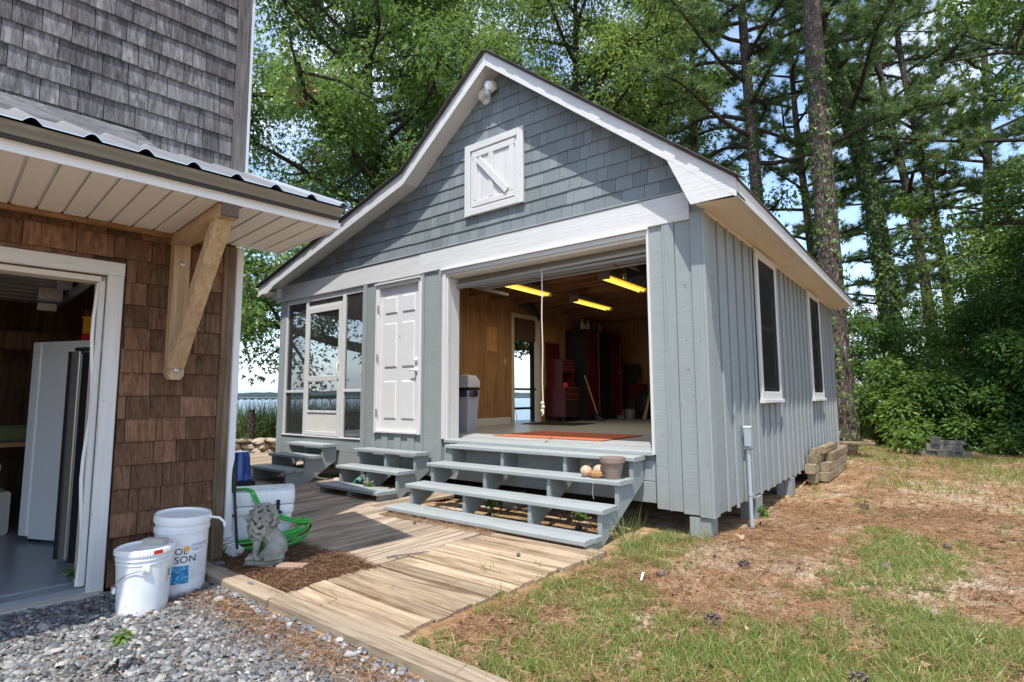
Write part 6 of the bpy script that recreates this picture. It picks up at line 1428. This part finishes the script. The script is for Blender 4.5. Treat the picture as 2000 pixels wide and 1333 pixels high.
# straw bed round the lion
n = 15000; x = RS.uniform(-2.72, -1.60, n); y = RS.uniform(-3.07, -2.36, n)
hump = .030 + .05 * np.exp(-((x + 1.95) ** 2 / .05 + (y + 2.50) ** 2 / .012)) + .012 * np.sin(x * 9) * np.sin(y * 13)
P = np.stack([x, y, .075 + hump * RS.rand(n) ** .6], 1); needles(P, .04, .12, .0026, 'bed_straw', .01)
gsv = [(-2.74 + 1.16 * i / 24, -3.07 + .72 * j / 16, 0) for j in range(17) for i in range(25)]
gsv = [(a, b, .082 + .6 * (.05 * math.exp(-((a + 1.95) ** 2 / .05 + (b + 2.50) ** 2 / .012))) + .006 * mnoise.noise((a * 9, b * 9, 0))) for a, b, _ in gsv]
g = G(); g.add(gsv, [(j * 25 + i, j * 25 + i + 1, (j + 1) * 25 + i + 1, (j + 1) * 25 + i) for j in range(16) for i in range(24)]); g.sm = True
part('straw_bed_soil', g, plain('bed soil', (.12, .07, .045), .95, var=.4, sc=25), None, 'structure')
# straw drifted on the deck, at the foot of the steps, and over the gravel
def strip(n, f): return np.array([f() for _ in range(n)])
needles(strip(900, lambda: (rnd.uniform(-2.95, -1.5), -1.21 + rnd.gauss(0, .025), .122)), .04, .1, .0024, 'drift_straw', .02)
needles(strip(420, lambda: (rnd.uniform(-6, -.7), rnd.uniform(-3.0, -1.2), .122)), .04, .11, .0022, 'deck_straw', .003)
needles(strip(900, lambda: (rnd.uniform(-4.7, -3.5), rnd.uniform(-.85, -.3), .122)), .04, .11, .0024, 'under_step_straw', .02)
needles(strip(3800, lambda: (rnd.uniform(-2.3, .6), -3.22 - abs(rnd.gauss(0, .13)), .048)), .04, .12, .0022, 'gravel_straw', .012)
needles(strip(1500, lambda: (rnd.uniform(-2.6, .6), rnd.uniform(-4.9, -3.2), .048)), .04, .11, .0022, 'gravel_straw', .012)
# dead leaves and bark flakes
def dead(P, l0, l1, name): 
    n = len(P); a = RS.rand(n) * 6.283
    leaves(name, P + np.array([0, 0, .012]), np.stack([np.cos(a), np.sin(a), RS.normal(0, .25, n)], 1), norm(np.stack([RS.normal(0, .35, n), RS.normal(0, .35, n), np.ones(n)], 1)), RS.uniform(l0, l1, n), RS.uniform(l0, l1, n) * .7, 'star', M['dead'])
dead(scatter(4200, -.5, 4.2, -3.2, 4.0, lambda x, y: 0 if off_lawn(x, y) else .35), .02, .06, 'dead_leaves')
dead(scatter(1500, -.5, 4.2, -3.2, 3.0, lambda x, y: 0 if off_lawn(x, y) else .5), .05, .10, 'large_dead_leaves')
dead(scatter(3000, -.2, 7.5, 3.0, 10.0, lambda x, y: 0 if off_lawn(x, y) else .4), .03, .08, 'far_dead_leaves')
dead(strip(60, lambda: (rnd.uniform(-2.6, .4), rnd.uniform(-4.6, -3.2), .05)), .02, .05, 'gravel_leaves')
dead(strip(260, lambda: (rnd.uniform(-2.9, -.7), rnd.uniform(-.95, .2), .085)), .03, .07, 'under_step_leaves')
tag(leaves('curled_leaf', [(1.95, -1.58, .115)], [(.5, .7, .25)], [(0.3, -.2, 1)], [.16], [.12], 'star', M['dead'], None, np.array([.4]), None, bend=.5), 'large curled brown leaf on the lawn at the right', 'leaf')
tag(leaves('paper_scrap', [(-.02, -1.42, .105)], [(.3, -.9, .1)], [(0, 0, 1)], [.12], [.016], 'strip', M['plastic'], None, None, None), 'thin white scrap on the lawn near the deck corner', 'scrap')
g = G()
for k in range(70):
    x, y = rnd.uniform(-.3, 4.0), rnd.uniform(-3.0, 4.5)
    if off_lawn(x, y): continue
    a = rnd.uniform(0, 6.28); L_ = rnd.uniform(.06, .28); z = gz(x, y) + .012; q = rnd.uniform(-.3, .3)
    g.tube([(x, y, z), (x + math.cos(a) * L_ * .5, y + math.sin(a) * L_ * .5, z + .008), (x + math.cos(a + q) * L_, y + math.sin(a + q) * L_, z)], [.004, .0035, .002], 5)
part('twigs', g, M['bark_dark'], None, 'stuff')
cone_spots = [(2.3, -.8), (.6, -1.9), (1.3, -2.2), (2.9, .2), (.9, 2.2), (2.4, 2.6), (.45, -.75)]
for k, (x, y) in enumerate(cone_spots):
    g = G(); z0_ = gz(x, y) + .02
    for i in range(34):
        u = i / 34; a = i * 2.4; r_ = .026 * math.sin(.35 + u * 2.5); c_ = Vector((x + (u - .5) * .075, y + math.cos(a) * r_, z0_ + .006 + math.sin(a) * r_)); d_ = Vector((.35, math.cos(a), math.sin(a))).normalized()
        g.obox(c_, (d_, d_.orthogonal().normalized(), d_.cross(d_.orthogonal().normalized())), (.011, .009, .0025))
    tag(part('pine_cone', g, M['endgrain']), ['pine cone farthest to the right in the grass', 'pine cone in the grass right of the deck edge', 'pine cone nearest the camera in the lawn', 'pine cone in the sandy patch at the right', 'pine cone on the straw beside the right wall', 'pine cone on the straw well out from the right wall', 'pine cone on the straw in front of the corner post'][k], 'pine cone', 'pine cones on the lawn')
pcs = [((.05, -1.3), 'round seed ball on the lawn near the deck corner'), ((1.25, -.2), 'pine cone on the sandy patch of the lawn'), ((1.6, .75), 'pine cone lying toward the right of the lawn')]
for (x, y), lab in pcs:
    g = G().ball((x, y, gz(x, y) + .022), (.03, .03, .026), 9, 7); g.v = [tuple(Vector(v) + Vector((rnd.uniform(-.005, .005),) * 3)) for v in g.v]; g.sm = False; tag(part('pine_cone', g, M['endgrain']), lab, 'pine cone')
for (x, y, lab) in ((-.92, -1.62, 'small brown seed ball on the front deck boards'), (-2.35, -1.35, 'dark seed ball on the rear deck boards')):
    tag(part('seed_ball', G().ball((x, y, .137), .016, 9, 7), M['endgrain']), lab, 'seed ball')
tag(part('twig', G().tube([(-1.66, -2.25, .135), (-1.56, -2.08, .14), (-1.52, -1.95, .135)], [.006, .005, .003], 5), M['endgrain']), 'dark twig lying across the deck seam', 'twig')
# gravel: chipped slate stones
n = 29000; x = RS.uniform(-2.78, 1.1, n); y = RS.uniform(-5.3, -3.2, n); wallx = HB.x + (y - HB.y) * math.tan(HY)
kp_ = (x > wallx + .02) & (y < -3.205 + .012 * np.sin(x * 5)); x, y = x[kp_], y[kp_]
x2 = RS.uniform(-6, -2.6, 1500) * 0 + RS.uniform(-3.3, -2.6, 1500); y2 = RS.uniform(-5.6, -3.7, 1500); wx2 = HB.x + (y2 - HB.y) * math.tan(HY); m2 = x2 > wx2 + .09; x, y = np.concatenate([x, x2[m2]]), np.concatenate([y, y2[m2]])
n = len(x); z = np.array([gz(a, b) for a, b in zip(x, y)]) + RS.uniform(-.004, .014, n)
base = np.array([(-.5, -.32, 0), (.3, -.5, 0), (.55, .25, 0), (-.1, .5, 0), (-.6, .2, 0), (-.4, -.2, 1), (.22, -.36, 1), (.4, .2, .85), (-.05, .36, 1.1), (-.42, .15, .9)])
pol = [(0, 1, 6, 5), (1, 2, 7, 6), (2, 3, 8, 7), (3, 4, 9, 8), (4, 0, 5, 9), (5, 6, 7, 8, 9)]
sz = RS.lognormal(-3.95, .36, n); V = np.broadcast_to(base, (n, 10, 3)).copy() + RS.normal(0, .13, (n, 10, 3)); V[:, :, 2] *= .36; V *= sz[:, None, None] * np.array([1.15, .85, 1])
def rotm(a, b, c_):
    ca, sa, cb_, sb, cc, sc = np.cos(a), np.sin(a), np.cos(b), np.sin(b), np.cos(c_), np.sin(c_); o_, z_ = np.ones_like(a), np.zeros_like(a)
    Rz = np.stack([np.stack([ca, -sa, z_], -1), np.stack([sa, ca, z_], -1), np.stack([z_, z_, o_], -1)], -2)
    Rx = np.stack([np.stack([o_, z_, z_], -1), np.stack([z_, cb_, -sb], -1), np.stack([z_, sb, cb_], -1)], -2)
    Ry = np.stack([np.stack([cc, z_, sc], -1), np.stack([z_, o_, z_], -1), np.stack([-sc, z_, cc], -1)], -2)
    return Rz @ Rx @ Ry
V = np.einsum('nij,nkj->nki', rotm(RS.rand(n) * 6.28, RS.normal(0, .28, n), RS.normal(0, .28, n)), V) + np.stack([x, y, z], 1)[:, None, :]
tn = np.clip(RS.normal(.44, .23, n), 0, 1); npmesh('gravel', V.reshape(-1, 3), 10, pol, M['chip'], None, 'stuff', tn)
g = G(); g.add([(-7, -9, .024), (3, -9, .024), (3, -3.9, .024), (-7, -3.9, .024)], [(0, 1, 2, 3)])
# bark flakes and chips over the litter
P = scatter(9000, -.5, 4.2, -3.2, 4.5, lambda x, y: 0 if off_lawn(x, y) else .55); n = len(P); a = RS.rand(n) * 6.283
leaves('bark_chips', P + np.array([0, 0, .008]), np.stack([np.cos(a), np.sin(a), RS.normal(0, .2, n)], 1), norm(np.stack([RS.normal(0, .3, n), RS.normal(0, .3, n), np.ones(n)], 1)), RS.uniform(.012, .045, n), RS.uniform(.008, .03, n), 'oval', M['dead'], None, np.clip(RS.normal(.25, .3, n), 0, 1))
P = strip(1800, lambda: (rnd.uniform(-2.7, -1.6), rnd.uniform(-3.06, -2.37), .12)); n = len(P); a = RS.rand(n) * 6.283
leaves('bed_chips', P, np.stack([np.cos(a), np.sin(a), RS.normal(0, .3, n)], 1), rdir(n), RS.uniform(.01, .035, n), RS.uniform(.006, .02, n), 'oval', M['dead'], None, np.clip(RS.normal(.2, .25, n), 0, 1))
# sandy gravel bed under the stones
g = G(); gb = [(-2.7 + 3.3 * i / 40, -5.6 + 2.38 * j / 30) for j in range(31) for i in range(41)]
g.add([(x, y, gz(x, y) + .004) for x, y in gb], [(j * 41 + i, j * 41 + i + 1, (j + 1) * 41 + i + 1, (j + 1) * 41 + i) for j in range(30) for i in range(40)]); g.sm = True
part('gravel_bed', g, plain('gravel dust', (.17, .155, .135), .95, var=.35, sc=40), None, 'structure')
